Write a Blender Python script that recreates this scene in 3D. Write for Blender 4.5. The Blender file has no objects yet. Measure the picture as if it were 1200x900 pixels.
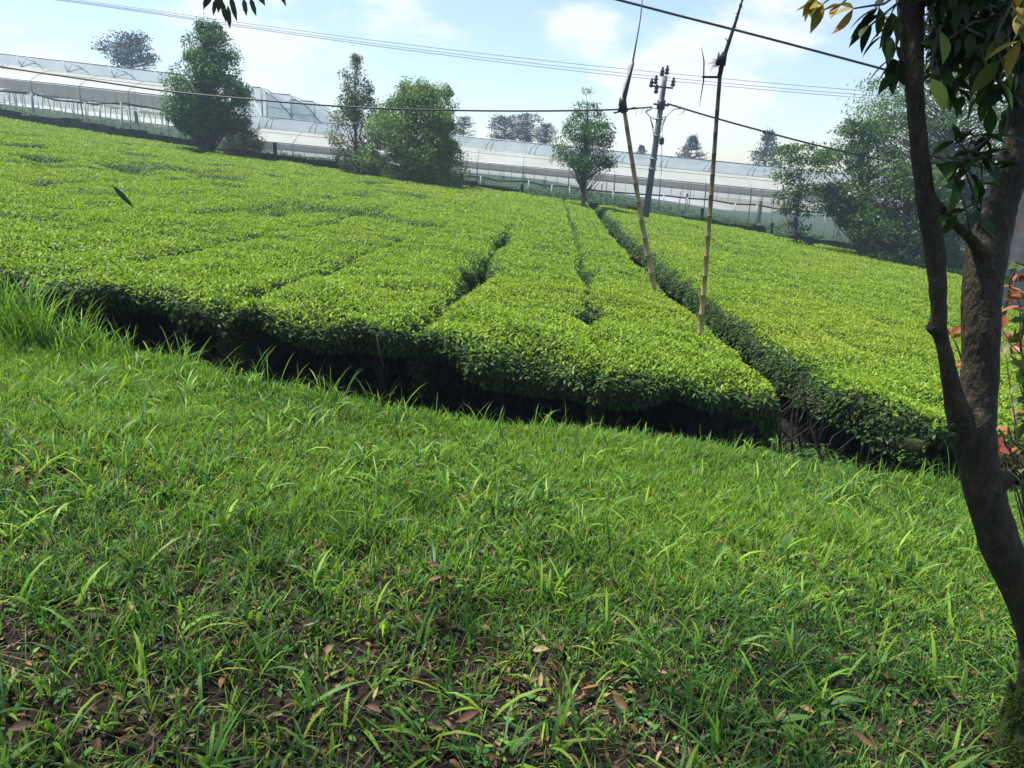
import bpy, math, random
import numpy as np
from mathutils import Vector, Matrix

rng = np.random.default_rng(11)
random.seed(5)
scene = bpy.context.scene
COL = scene.collection

# ------------------------------------------------------------------ camera
F_PX = 901.0
PITCH = math.radians(15.5)
ROLL = math.radians(2.0)
CAM = np.array([0.0, 0.0, 1.6])
_F = np.array([0, math.cos(PITCH), -math.sin(PITCH)])
_U0 = np.array([0, math.sin(PITCH), math.cos(PITCH)])
_R0 = np.array([1.0, 0, 0])
_R = _R0 * math.cos(ROLL) + _U0 * math.sin(ROLL)
_U = _U0 * math.cos(ROLL) - _R0 * math.sin(ROLL)


def at(px, py, Y):
    """world point at depth Y that the photograph shows at px, py"""
    d = _F + _R * ((px - 600) / F_PX) + _U * ((450 - py) / F_PX)
    return CAM + d * (Y / d[1])


cam = bpy.data.cameras.new('camera')
cam.sensor_width = 36
cam.lens = 36 * F_PX / 1200
cam.clip_start = 0.05
cam.clip_end = 2000
cam_o = bpy.data.objects.new('camera', cam)
COL.objects.link(cam_o)
M = Matrix.Identity(4)
for i in range(3):
    M[i][0], M[i][1], M[i][2], M[i][3] = _R[i], _U[i], -_F[i], CAM[i]
cam_o.matrix_world = M
scene.camera = cam_o

# ------------------------------------------------------------------ noise


def _hash(ix, iy, seed):
    h = (ix * 374761393 + iy * 668265263 + seed * 1442695041) & 0xFFFFFFFF
    h = ((h ^ (h >> 13)) * 1274126177) & 0xFFFFFFFF
    return ((h ^ (h >> 16)) & 0xFFFF) / 65535.0


def vnoise(x, y, seed=0):
    x = np.asarray(x, float); y = np.asarray(y, float)
    ix = np.floor(x).astype(np.int64); iy = np.floor(y).astype(np.int64)
    fx = x - ix; fy = y - iy
    fx = fx * fx * (3 - 2 * fx); fy = fy * fy * (3 - 2 * fy)
    a = _hash(ix, iy, seed); b = _hash(ix + 1, iy, seed)
    c = _hash(ix, iy + 1, seed); d = _hash(ix + 1, iy + 1, seed)
    return (a * (1 - fx) + b * fx) * (1 - fy) + (c * (1 - fx) + d * fx) * fy


def fbm(x, y, seed=0, oct=3):
    s = 0; amp = 0.5; t = 0
    for o in range(oct):
        s = s + amp * vnoise(x * 2 ** o, y * 2 ** o, seed + o * 17); t += amp; amp *= .5
    return s / t


def sstep(a, b, x):
    t = np.clip((np.asarray(x, float) - a) / (b - a), 0, 1)
    return t * t * (3 - 2 * t)


# ------------------------------------------------------------------ terrain
def lat(x):
    return -0.12 * np.clip(x, -62, 62)


def tea_top(x, y):
    return 0.2 + lat(x) + 0.36 * np.exp(-(x - 5) ** 2 / 120.0) * sstep(8, 40, y)


def _plane_hit(px, py, fz):
    lo, hi = .3, 60.0
    for _ in range(45):
        m = (lo + hi) / 2
        q = at(px, py, m)
        if q[2] > float(fz(q[0], q[1])):
            lo = m
        else:
            hi = m
    return at(px, py, lo)


_be = np.array([_plane_hit(x, y + 8, lambda a, b: lat(a) + .03) for x, y in ((0, 372), (100, 392), (200, 412), (300, 442), (400, 464), (520, 480), (640, 492), (760, 506), (880, 521), (1000, 541), (1110, 560))])
print('BANK', np.round(_be[:, :2], 2).tolist())


def bank_edge(x):
    return np.interp(x, _be[:, 0], _be[:, 1]) + 0.16 * (fbm(x * 1.7, 0 * x, 3) - .5)


def ground(x, y):
    x = np.asarray(x, float); y = np.asarray(y, float)
    lawn = lat(x) + 0.05 * (fbm(x * 1.1, y * 1.1, 5) - .5) + 0.03 * (vnoise(x * 6, y * 6, 9) - .5)
    field = tea_top(x, y) - 0.78 + 0.08 * (fbm(x * 2, y * 2, 8) - .5)
    e = bank_edge(x)
    t = sstep(0, 1, (y - e) / 0.42)
    z = lawn * (1 - t) + field * t
    t2 = sstep(39.5, 42, y)
    return z * (1 - t2) + (tea_top(x, np.minimum(y, 60)) - 0.35) * t2


# ------------------------------------------------------------------ mesh builder
def unit(a):
    return a / np.maximum(np.linalg.norm(a, axis=-1, keepdims=True), 1e-9)


class MB:
    def __init__(s):
        s.v = []; s.f = []; s.c = []; s.m = []; s.n = 0

    def add(s, v, f, col=(.5, .5, .5), mi=0):
        v = np.asarray(v, float).reshape(-1, 3); f = np.asarray(f, np.int64).reshape(-1, 3)
        col = np.asarray(col, float)
        if col.ndim == 1:
            col = np.tile(col, (len(v), 1))
        s.v.append(v); s.f.append(f + s.n); s.c.append(col)
        s.m.append(np.full(len(f), mi, np.int32)); s.n += len(v)

    def build(s, name, mats, parent=None, flat=False):
        me = bpy.data.meshes.new(name)
        V = np.concatenate(s.v); Fc = np.concatenate(s.f); Cc = np.concatenate(s.c)
        me.vertices.add(len(V)); me.vertices.foreach_set('co', V.ravel().astype(np.float32))
        me.loops.add(len(Fc) * 3); me.loops.foreach_set('vertex_index', Fc.ravel().astype(np.int32))
        me.polygons.add(len(Fc))
        me.polygons.foreach_set('loop_start', np.arange(0, len(Fc) * 3, 3, dtype=np.int32))
        mats = mats if isinstance(mats, (list, tuple)) else [mats]
        for m in mats:
            me.materials.append(m)
        if len(mats) > 1:
            me.polygons.foreach_set('material_index', np.concatenate(s.m))
        me.update(calc_edges=True)
        ca = me.color_attributes.new('tint', 'FLOAT_COLOR', 'POINT')
        rgba = np.ones((len(V), 4), np.float32); rgba[:, :3] = Cc
        ca.data.foreach_set('color', rgba.ravel())
        if flat:
            me.polygons.foreach_set('use_smooth', np.zeros(len(Fc), bool))
        o = bpy.data.objects.new(name, me); COL.objects.link(o)
        if parent is not None:
            o.parent = parent
            o.matrix_parent_inverse = Matrix.Translation(-Vector(parent.location))
        return o

    # tube through points
    def tube(s, pts, rad, sides=8, col=(.5, .5, .5), mi=0, cap=True):
        pts = np.asarray(pts, float); n = len(pts)
        rad = np.full(n, rad) if np.isscalar(rad) else np.asarray(rad, float)
        tan = unit(np.gradient(pts, axis=0))
        ref = np.array([0, 0, 1.0]) if abs(tan[0][2]) < .9 else np.array([0, 1.0, 0])
        vs = []
        ang = np.arange(sides) * 2 * math.pi / sides
        a = None
        for i in range(n):
            if a is None:
                a = np.cross(tan[i], ref)
            a = a - tan[i] * np.dot(a, tan[i]); a = a / max(np.linalg.norm(a), 1e-9)
            b = np.cross(tan[i], a)
            vs.append(pts[i] + rad[i] * (np.cos(ang)[:, None] * a + np.sin(ang)[:, None] * b))
        v = np.concatenate(vs)
        fs = []
        for i in range(n - 1):
            for k in range(sides):
                k2 = (k + 1) % sides
                p, q, r, t = i * sides + k, i * sides + k2, (i + 1) * sides + k2, (i + 1) * sides + k
                fs += [(p, q, r), (p, r, t)]
        if cap:
            for k in range(1, sides - 1):
                fs.append((0, k + 1, k))
                o = (n - 1) * sides
                fs.append((o, o + k, o + k + 1))
        s.add(v, fs, col, mi)

    def box(s, c, size, rz=0, col=(.5, .5, .5), mi=0, shear=0):
        sx, sy, sz = [q / 2 for q in size]
        v = np.array([(x, y, z) for x in (-sx, sx) for y in (-sy, sy) for z in (-sz, sz)], float)
        v[:, 2] += shear * v[:, 0]
        ca, sa = math.cos(rz), math.sin(rz)
        v = np.stack([v[:, 0] * ca - v[:, 1] * sa, v[:, 0] * sa + v[:, 1] * ca, v[:, 2]], 1) + np.asarray(c)
        q = [(0, 1, 3, 2), (4, 6, 7, 5), (0, 4, 5, 1), (2, 3, 7, 6), (0, 2, 6, 4), (1, 5, 7, 3)]
        f = []
        for a, b, c2, d in q:
            f += [(a, b, c2), (a, c2, d)]
        s.add(v, f, col, mi)

    def strip(s, A, B, col=(.5, .5, .5), mi=0):
        """ruled surface between polylines A and B"""
        A = np.asarray(A, float); B = np.asarray(B, float); n = len(A)
        f = []
        for i in range(n - 1):
            f += [(i, i + 1, n + i + 1), (i, n + i + 1, n + i)]
        s.add(np.concatenate([A, B]), f, col, mi)

    def lathe(s, base, axis, prof, sides=10, col=(.5, .5, .5), mi=0):
        axis = unit(np.asarray(axis, float)); base = np.asarray(base, float)
        pts = [base + axis * h for h, r in prof]
        s.tube(pts, [max(r, 1e-4) for h, r in prof], sides, col, mi)

    # many leaves at once
    def leaves(s, pos, d, nrm, L, W, col, fold=.25, droop=.25, lod=0, mi=0):
        pos = np.asarray(pos, float); N = len(pos)
        if N == 0:
            return
        d = unit(d); side = unit(np.cross(d, nrm)); n = np.cross(side, d)
        L = np.broadcast_to(np.asarray(L, float), (N,))[:, None]; W = np.broadcast_to(np.asarray(W, float), (N,))[:, None] * .5
        droop = np.broadcast_to(np.asarray(droop, float), (N,))[:, None]

        def pt(t, sd, wf):
            return pos + d * L * t - n * (droop * L * t * t) + side * W * sd * wf + n * W * abs(sd) * wf * fold
        if lod == -1:
            secs = ((.1, .3), (.25, .78), (.42, 1.0), (.6, .93), (.78, .6), (.92, .2))
            V = [pt(0, 0, 0)]
            for t, wf in secs:
                V += [pt(t, -1, wf), pt(t, 0, 0), pt(t, 1, wf)]
            V.append(pt(1, 0, 0)); e = len(V) - 1
            T = [(0, 2, 1), (0, 3, 2)]
            for k in range(len(secs) - 1):
                q = 1 + 3 * k
                T += [(q, q + 1, q + 4), (q, q + 4, q + 3), (q + 1, q + 2, q + 5), (q + 1, q + 5, q + 4)]
            q = e - 3
            T += [(q, q + 1, e), (q + 1, q + 2, e)]
        elif lod == 0:
            V = [pt(0, 0, 0), pt(.3, -1, .9), pt(.3, 0, 0), pt(.3, 1, .9), pt(.65, -1, .85), pt(.65, 0, 0), pt(.65, 1, .85), pt(1, 0, 0)]
            T = [(0, 2, 1), (0, 3, 2), (1, 2, 5), (1, 5, 4), (2, 3, 6), (2, 6, 5), (4, 5, 7), (5, 6, 7)]
        else:
            V = [pt(0, 0, 0), pt(.45, -1, 1), pt(.45, 1, 1), pt(1, 0, 0)]
            T = [(0, 3, 1), (0, 2, 3)]
        k = len(V)
        V = np.stack(V, 1).reshape(-1, 3)
        T = (np.arange(N)[:, None, None] * k + np.array(T)[None]).reshape(-1, 3)
        col = np.asarray(col, float)
        if col.ndim == 1:
            col = np.tile(col, (N, 1))
        s.add(V, T, np.repeat(col, k, 0), mi)

    # grass blades
    def blades(s, pos, az, th0, curl, L, W, col, segs=4, mi=0):
        N = len(pos)
        if N == 0:
            return
        p = np.array(pos, float); h = np.stack([np.cos(az), np.sin(az), 0 * az], 1)
        side0 = np.stack([-np.sin(az), np.cos(az), 0 * az], 1)
        tw = rng.normal(0, .5, N)
        side = side0 * np.cos(tw)[:, None] + np.array([0, 0, 1.0]) * np.sin(tw)[:, None] * .5
        V = []
        cur = p
        wf = [.65, 1, .95, .7, 0] if segs == 4 else [.8, 1, .75, 0]
        for k in range(segs + 1):
            t = k / segs
            if k < segs:
                V += [cur - side * (W * wf[k] * .5)[:, None], cur + side * (W * wf[k] * .5)[:, None]]
            else:
                V += [cur]
            th = th0 + curl * t
            cur = cur + (h * np.sin(th)[:, None] + np.array([0, 0, 1.0]) * np.cos(th)[:, None]) * (L / segs)[:, None]
        nv = 2 * segs + 1
        T = []
        for k in range(segs - 1):
            a = 2 * k
            T += [(a, a + 1, a + 3), (a, a + 3, a + 2)]
        a = 2 * (segs - 1)
        T += [(a, a + 1, a + 2)]
        V = np.stack(V, 1).reshape(-1, 3)
        T = (np.arange(N)[:, None, None] * nv + np.array(T)[None]).reshape(-1, 3)
        s.add(V, T, np.repeat(np.asarray(col), nv, 0), mi)


def tag(o, label=None, cat=None, group=None, kind=None):
    if label: o['label'] = label
    if cat: o['category'] = cat
    if group: o['group'] = group
    if kind: o['kind'] = kind
    return o


def thing(name, loc, label, cat, group=None):
    o = bpy.data.objects.new(name, None); COL.objects.link(o)
    o.empty_display_size = .2
    o.location = [float(q) for q in loc]
    return tag(o, label, cat, group)


# ------------------------------------------------------------------ materials
def new_mat(name):
    m = bpy.data.materials.new(name); m.use_nodes = True
    nt = m.node_tree
    for n in list(nt.nodes):
        nt.nodes.remove(n)
    out = nt.nodes.new('ShaderNodeOutputMaterial')
    return m, nt, out


def leaf_mat(name, rough=.45, trans=.3, spec=.5, tboost=(1.25, 1.35, .7)):
    m, nt, out = new_mat(name)
    at_ = nt.nodes.new('ShaderNodeAttribute'); at_.attribute_name = 'tint'
    p = nt.nodes.new('ShaderNodeBsdfPrincipled')
    p.inputs['Roughness'].default_value = rough
    p.inputs['Specular IOR Level'].default_value = spec
    nt.links.new(at_.outputs['Color'], p.inputs['Base Color'])
    mul = nt.nodes.new('ShaderNodeMix'); mul.data_type = 'RGBA'; mul.blend_type = 'MULTIPLY'
    mul.inputs[0].default_value = 1
    nt.links.new(at_.outputs['Color'], mul.inputs[6]); mul.inputs[7].default_value = (*tboost, 1)
    t = nt.nodes.new('ShaderNodeBsdfTranslucent')
    nt.links.new(mul.outputs[2], t.inputs['Color'])
    mx = nt.nodes.new('ShaderNodeMixShader'); mx.inputs[0].default_value = trans
    nt.links.new(p.outputs[0], mx.inputs[1]); nt.links.new(t.outputs[0], mx.inputs[2])
    nt.links.new(mx.outputs[0], out.inputs[0])
    return m


def noise_mat(name, c1, c2, scale=8, rough=.8, bump=.3, bscale=None, detail=6, spec=.3, stretch=(1, 1, 1), c3=None, s3=2.0, t3=(.5, .7), metal=0):
    m, nt, out = new_mat(name)
    tc = nt.nodes.new('ShaderNodeTexCoord'); mp = nt.nodes.new('ShaderNodeMapping')
    mp.inputs['Scale'].default_value = stretch
    nt.links.new(tc.outputs['Object'], mp.inputs[0])
    n = nt.nodes.new('ShaderNodeTexNoise'); n.inputs['Scale'].default_value = scale; n.inputs['Detail'].default_value = detail
    n.inputs['Roughness'].default_value = .65
    nt.links.new(mp.outputs[0], n.inputs['Vector'])
    r = nt.nodes.new('ShaderNodeValToRGB')
    r.color_ramp.elements[0].position = .32; r.color_ramp.elements[0].color = (*c1, 1)
    r.color_ramp.elements[1].position = .68; r.color_ramp.elements[1].color = (*c2, 1)
    nt.links.new(n.outputs[0], r.inputs[0])
    colout = r.outputs[0]
    if c3 is not None:
        n3 = nt.nodes.new('ShaderNodeTexNoise'); n3.inputs['Scale'].default_value = s3; n3.inputs['Detail'].default_value = 5
        nt.links.new(tc.outputs['Object'], n3.inputs['Vector'])
        mr = nt.nodes.new('ShaderNodeMapRange'); mr.inputs[1].default_value = t3[0]; mr.inputs[2].default_value = t3[1]
        nt.links.new(n3.outputs[0], mr.inputs[0])
        mx = nt.nodes.new('ShaderNodeMix'); mx.data_type = 'RGBA'
        nt.links.new(mr.outputs[0], mx.inputs[0]); nt.links.new(colout, mx.inputs[6]); mx.inputs[7].default_value = (*c3, 1)
        colout = mx.outputs[2]
    p = nt.nodes.new('ShaderNodeBsdfPrincipled')
    p.inputs['Roughness'].default_value = rough; p.inputs['Specular IOR Level'].default_value = spec
    p.inputs['Metallic'].default_value = metal
    nt.links.new(colout, p.inputs['Base Color'])
    if bump:
        nb = nt.nodes.new('ShaderNodeTexNoise'); nb.inputs['Scale'].default_value = bscale or scale * 3; nb.inputs['Detail'].default_value = 8
        nt.links.new(mp.outputs[0], nb.inputs['Vector'])
        b = nt.nodes.new('ShaderNodeBump'); b.inputs['Strength'].default_value = bump; b.inputs['Distance'].default_value = .02
        nt.links.new(nb.outputs[0], b.inputs['Height']); nt.links.new(b.outputs[0], p.inputs['Normal'])
    nt.links.new(p.outputs[0], out.inputs[0])
    return m


def film_mat(name, col, clear=.3, rough=.35, trl=.5):
    m, nt, out = new_mat(name)
    tc = nt.nodes.new('ShaderNodeTexCoord')
    n = nt.nodes.new('ShaderNodeTexNoise'); n.inputs['Scale'].default_value = .7; n.inputs['Detail'].default_value = 6
    nt.links.new(tc.outputs['Object'], n.inputs['Vector'])
    r = nt.nodes.new('ShaderNodeValToRGB')
    r.color_ramp.elements[0].position = .3; r.color_ramp.elements[0].color = (col[0] * .82, col[1] * .83, col[2] * .8, 1)
    r.color_ramp.elements[1].position = .7; r.color_ramp.elements[1].color = (*col, 1)
    nt.links.new(n.outputs[0], r.inputs[0])
    p = nt.nodes.new('ShaderNodeBsdfPrincipled'); p.inputs['Roughness'].default_value = rough
    nt.links.new(r.outputs[0], p.inputs['Base Color'])
    t = nt.nodes.new('ShaderNodeBsdfTranslucent'); nt.links.new(r.outputs[0], t.inputs[0])
    mx = nt.nodes.new('ShaderNodeMixShader'); mx.inputs[0].default_value = trl
    nt.links.new(p.outputs[0], mx.inputs[1]); nt.links.new(t.outputs[0], mx.inputs[2])
    tr = nt.nodes.new('ShaderNodeBsdfTransparent')
    m2 = nt.nodes.new('ShaderNodeMixShader'); m2.inputs[0].default_value = clear
    nt.links.new(mx.outputs[0], m2.inputs[1]); nt.links.new(tr.outputs[0], m2.inputs[2])
    nt.links.new(m2.outputs[0], out.inputs[0])
    return m


MAT = {}
MAT['tea'] = leaf_mat('tea_leaf', .52, .3, .2)
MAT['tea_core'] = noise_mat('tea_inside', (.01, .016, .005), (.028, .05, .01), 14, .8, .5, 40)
MAT['tea_stem'] = noise_mat('tea_stem_bark', (.016, .013, .01), (.05, .044, .034), 30, .85, .4, 60)
MAT['grass'] = leaf_mat('grass_blade', .5, .35, .25)
MAT['litter'] = leaf_mat('dry_leaf', .6, .08, .35, (1, 1, 1))
MAT['tree_leaf'] = leaf_mat('tree_leaf', .5, .32, .3)
MAT['near_leaf'] = leaf_mat('broad_leaf', .48, .2, .28)
MAT['herb'] = leaf_mat('herb_leaf', .65, .25, .2)
MAT['pine'] = leaf_mat('pine_needle', .6, .1, .3)
MAT['bark'] = noise_mat('tree_bark', (.06, .05, .04), (.17, .15, .12), 20, .85, .5, 50, stretch=(1, 1, .3))
MAT['stone'] = noise_mat('mossy_stone', (.028, .032, .024), (.085, .085, .07), 3.5, .9, .8, 12, c3=(.025, .045, .015), s3=1.2, t3=(.42, .6))
MAT['white_metal'] = noise_mat('white_paint', (.6, .62, .6), (.78, .8, .78), 4, .5, .05)
MAT['grey_metal'] = noise_mat('galvanised_pipe', (.16, .19, .21), (.26, .3, .32), 6, .45, .05, metal=.4)
MAT['pole'] = noise_mat('pole_concrete', (.055, .075, .08), (.12, .14, .14), 5, .7, .2, 25)
MAT['dark'] = noise_mat('dark_fitting', (.012, .013, .018), (.035, .036, .045), 12, .45, .1)
MAT['cable'] = noise_mat('black_cable', (.012, .013, .014), (.02, .021, .023), 12, .5, 0)
MAT['thin_wire'] = noise_mat('bare_wire', (.25, .29, .33), (.32, .36, .4), 12, .5, 0)
MAT['bamboo'] = leaf_mat('bamboo_culm', .45, 0.0, .45)
MAT['film_white'] = film_mat('white_film', (.86, .9, .85), .08, .45, .6)
MAT['film_clear'] = film_mat('clear_film', (.75, .82, .86), .38, .25, .5)
MAT['curtain'] = film_mat('grey_insect_net', (.4, .365, .32), .1, .7, .35)
MAT['curtain_thin'] = film_mat('thin_insect_net', (.3, .32, .27), .6, .7, .4)
MAT['rib'] = noise_mat('weathered_batten', (.3, .31, .3), (.42, .43, .41), 5, .6, 0)
MAT['greennet'] = film_mat('green_shade_net', (.05, .12, .08), .84, .8, .3)
MAT['rope'] = noise_mat('green_rope', (.02, .05, .03), (.04, .08, .05), 8, .8, 0)
MAT['plastic'] = film_mat('torn_plastic', (.6, .64, .68), .25, .35, .4)
MAT['roofsheet'] = noise_mat('grey_roof_sheet', (.03, .031, .034), (.055, .056, .06), 3, .95, .1, spec=.05, c3=(.055, .042, .038), s3=.9, t3=(.52, .7))
MAT['plaster'] = noise_mat('pale_plaster', (.16, .17, .18), (.24, .25, .26), 3, .8, .1)
MAT['brick'] = noise_mat('pink_board', (.4, .2, .17), (.5, .27, .22), 3, .8, .1)


def soil_material():
    m, nt, out = new_mat('soil')
    tc = nt.nodes.new('ShaderNodeTexCoord')
    a = nt.nodes.new('ShaderNodeAttribute'); a.attribute_name = 'tint'
    n = nt.nodes.new('ShaderNodeTexNoise'); n.inputs['Scale'].default_value = 22; n.inputs['Detail'].default_value = 9; n.inputs['Roughness'].default_value = .7
    nt.links.new(tc.outputs['Object'], n.inputs['Vector'])
    r = nt.nodes.new('ShaderNodeValToRGB')
    r.color_ramp.elements[0].position = .35; r.color_ramp.elements[0].color = (.25, .25, .25, 1)
    r.color_ramp.elements[1].position = .7; r.color_ramp.elements[1].color = (1.5, 1.4, 1.3, 1)
    nt.links.new(n.outputs[0], r.inputs[0])
    mul = nt.nodes.new('ShaderNodeMix'); mul.data_type = 'RGBA'; mul.blend_type = 'MULTIPLY'; mul.inputs[0].default_value = 1
    nt.links.new(a.outputs['Color'], mul.inputs[6]); nt.links.new(r.outputs[0], mul.inputs[7])
    p = nt.nodes.new('ShaderNodeBsdfPrincipled'); p.inputs['Roughness'].default_value = .9; p.inputs['Specular IOR Level'].default_value = .2
    nt.links.new(mul.outputs[2], p.inputs['Base Color'])
    b = nt.nodes.new('ShaderNodeBump'); b.inputs['Strength'].default_value = .9; b.inputs['Distance'].default_value = .03
    n2 = nt.nodes.new('ShaderNodeTexNoise'); n2.inputs['Scale'].default_value = 45; n2.inputs['Detail'].default_value = 9
    nt.links.new(tc.outputs['Object'], n2.inputs['Vector'])
    nt.links.new(n2.outputs[0], b.inputs['Height']); nt.links.new(b.outputs[0], p.inputs['Normal'])
    nt.links.new(p.outputs[0], out.inputs[0])
    return m


MAT['soil'] = soil_material()

# ------------------------------------------------------------------ ground


def axis(parts):
    out = []
    for a, b, s in parts:
        out.append(np.arange(a, b, s))
    return np.concatenate(out + [[parts[-1][1]]])


xs = axis([(-160, -60, 12), (-60, -9, 2.0), (-9, 9, .09), (9, 60, 2.0), (60, 160, 12)])
ys = axis([(-60, -6, 6), (-6, 0.4, .4), (.4, 6.6, .07), (6.6, 12, .5), (12, 48, 1.0), (48, 230, 9)])
GX, GY = np.meshgrid(xs, ys)
GZ = ground(GX, GY)
nx, ny = len(xs), len(ys)
idx = np.arange(nx * ny).reshape(ny, nx)
a, b, c, d = idx[:-1, :-1].ravel(), idx[:-1, 1:].ravel(), idx[1:, 1:].ravel(), idx[1:, :-1].ravel()
gf = np.concatenate([np.stack([a, b, c], 1), np.stack([a, c, d], 1)])
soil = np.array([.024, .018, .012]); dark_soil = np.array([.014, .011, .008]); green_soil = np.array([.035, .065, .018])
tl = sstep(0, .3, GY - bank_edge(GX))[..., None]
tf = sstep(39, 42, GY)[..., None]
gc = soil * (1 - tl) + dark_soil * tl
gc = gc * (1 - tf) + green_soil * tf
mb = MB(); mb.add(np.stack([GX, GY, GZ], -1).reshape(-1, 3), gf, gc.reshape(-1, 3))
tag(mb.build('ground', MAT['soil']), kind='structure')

# ------------------------------------------------------------------ tea
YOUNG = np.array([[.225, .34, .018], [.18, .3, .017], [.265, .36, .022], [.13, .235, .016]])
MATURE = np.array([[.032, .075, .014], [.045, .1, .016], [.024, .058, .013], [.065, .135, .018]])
F_SLOPE = .055


def fcurve(c, y, k):
    kk = 0 if k <= 0 else min(k, 2)
    return c - FUR[kk] + np.interp(y, *CUR[kk]) + .1 * (vnoise(y * .45, 0 * y + k * 7.3, 40) - .5) + .07 * (vnoise(y * 1.7, 0 * y + k * 3.1, 41) - .5)


def half_gap(k, y):
    n1 = vnoise(y * .6 + k * 13.7, 0 * y + k, 50); n2 = vnoise(y * 2.1 + k * 5.1, 0 * y + k, 51)
    g = -.07 + .13 * sstep(.55, .95, n1) + .06 * (n2 - .5)
    if k == 0:      # the deep furrow
        return .35 - .0035 * (y - 6) + .08 * (n2 - .5)
    if k == 1:
        g = -.02 + .05 * n2 + .1 * np.exp(-((y - 8.8) / .7) ** 2) + .12 * np.exp(-((y - 12.5) / 1.2) ** 2) + .05 * sstep(14, 22, y)
    if k == 2:
        g = -.05 + .06 * n2 + .2 * np.exp(-((y - 10.6) / 1.5) ** 2) + .17 * np.exp(-((y - 15.5) / 2.0) ** 2)
    return g


def on_tea(px, py):
    lo, hi = 3.0, 80.0
    for _ in range(45):
        m = (lo + hi) / 2
        q = at(px, py, m)
        if q[2] > float(tea_top(q[0], q[1])):
            lo = m
        else:
            hi = m
    return at(px, py, lo)


def curve(pix):
    q = np.array([on_tea(*p) for p in pix]); o = np.argsort(q[:, 1])
    q = q[o]; pf = np.polyfit(q[:, 1], q[:, 0], 2 if len(q) > 4 else 1)
    g = np.linspace(4, 42, 60)
    yy = np.clip(g, q[0, 1], q[-1, 1])
    sl = (np.polyval(pf, q[-1, 1]) - np.polyval(pf, q[-1, 1] * .6)) / (q[-1, 1] * .4)
    x = np.polyval(pf, yy) + np.where(g > q[-1, 1], (g - q[-1, 1]) * sl, 0) + np.where(g < q[0, 1], (g - q[0, 1]) * .05, 0)
    return g, x


CUR = {0: curve([(968, 470), (903, 420), (845, 374), (798, 338), (755, 303), (729, 275), (703, 248)]),
       1: curve([(694, 405), (690, 360), (686, 320), (677, 285), (668, 258)]),
       2: curve([(478, 392), (520, 352), (558, 318), (580, 287), (600, 262)])}
FUR = {k: float(np.interp(6.0, *CUR[k])) for k in CUR}
for k in range(3, 26):
    FUR[k] = FUR[2] - 1.5 * (k - 2)
for k in range(1, 18):
    FUR[-k] = FUR[0] + 1.55 * k



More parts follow.
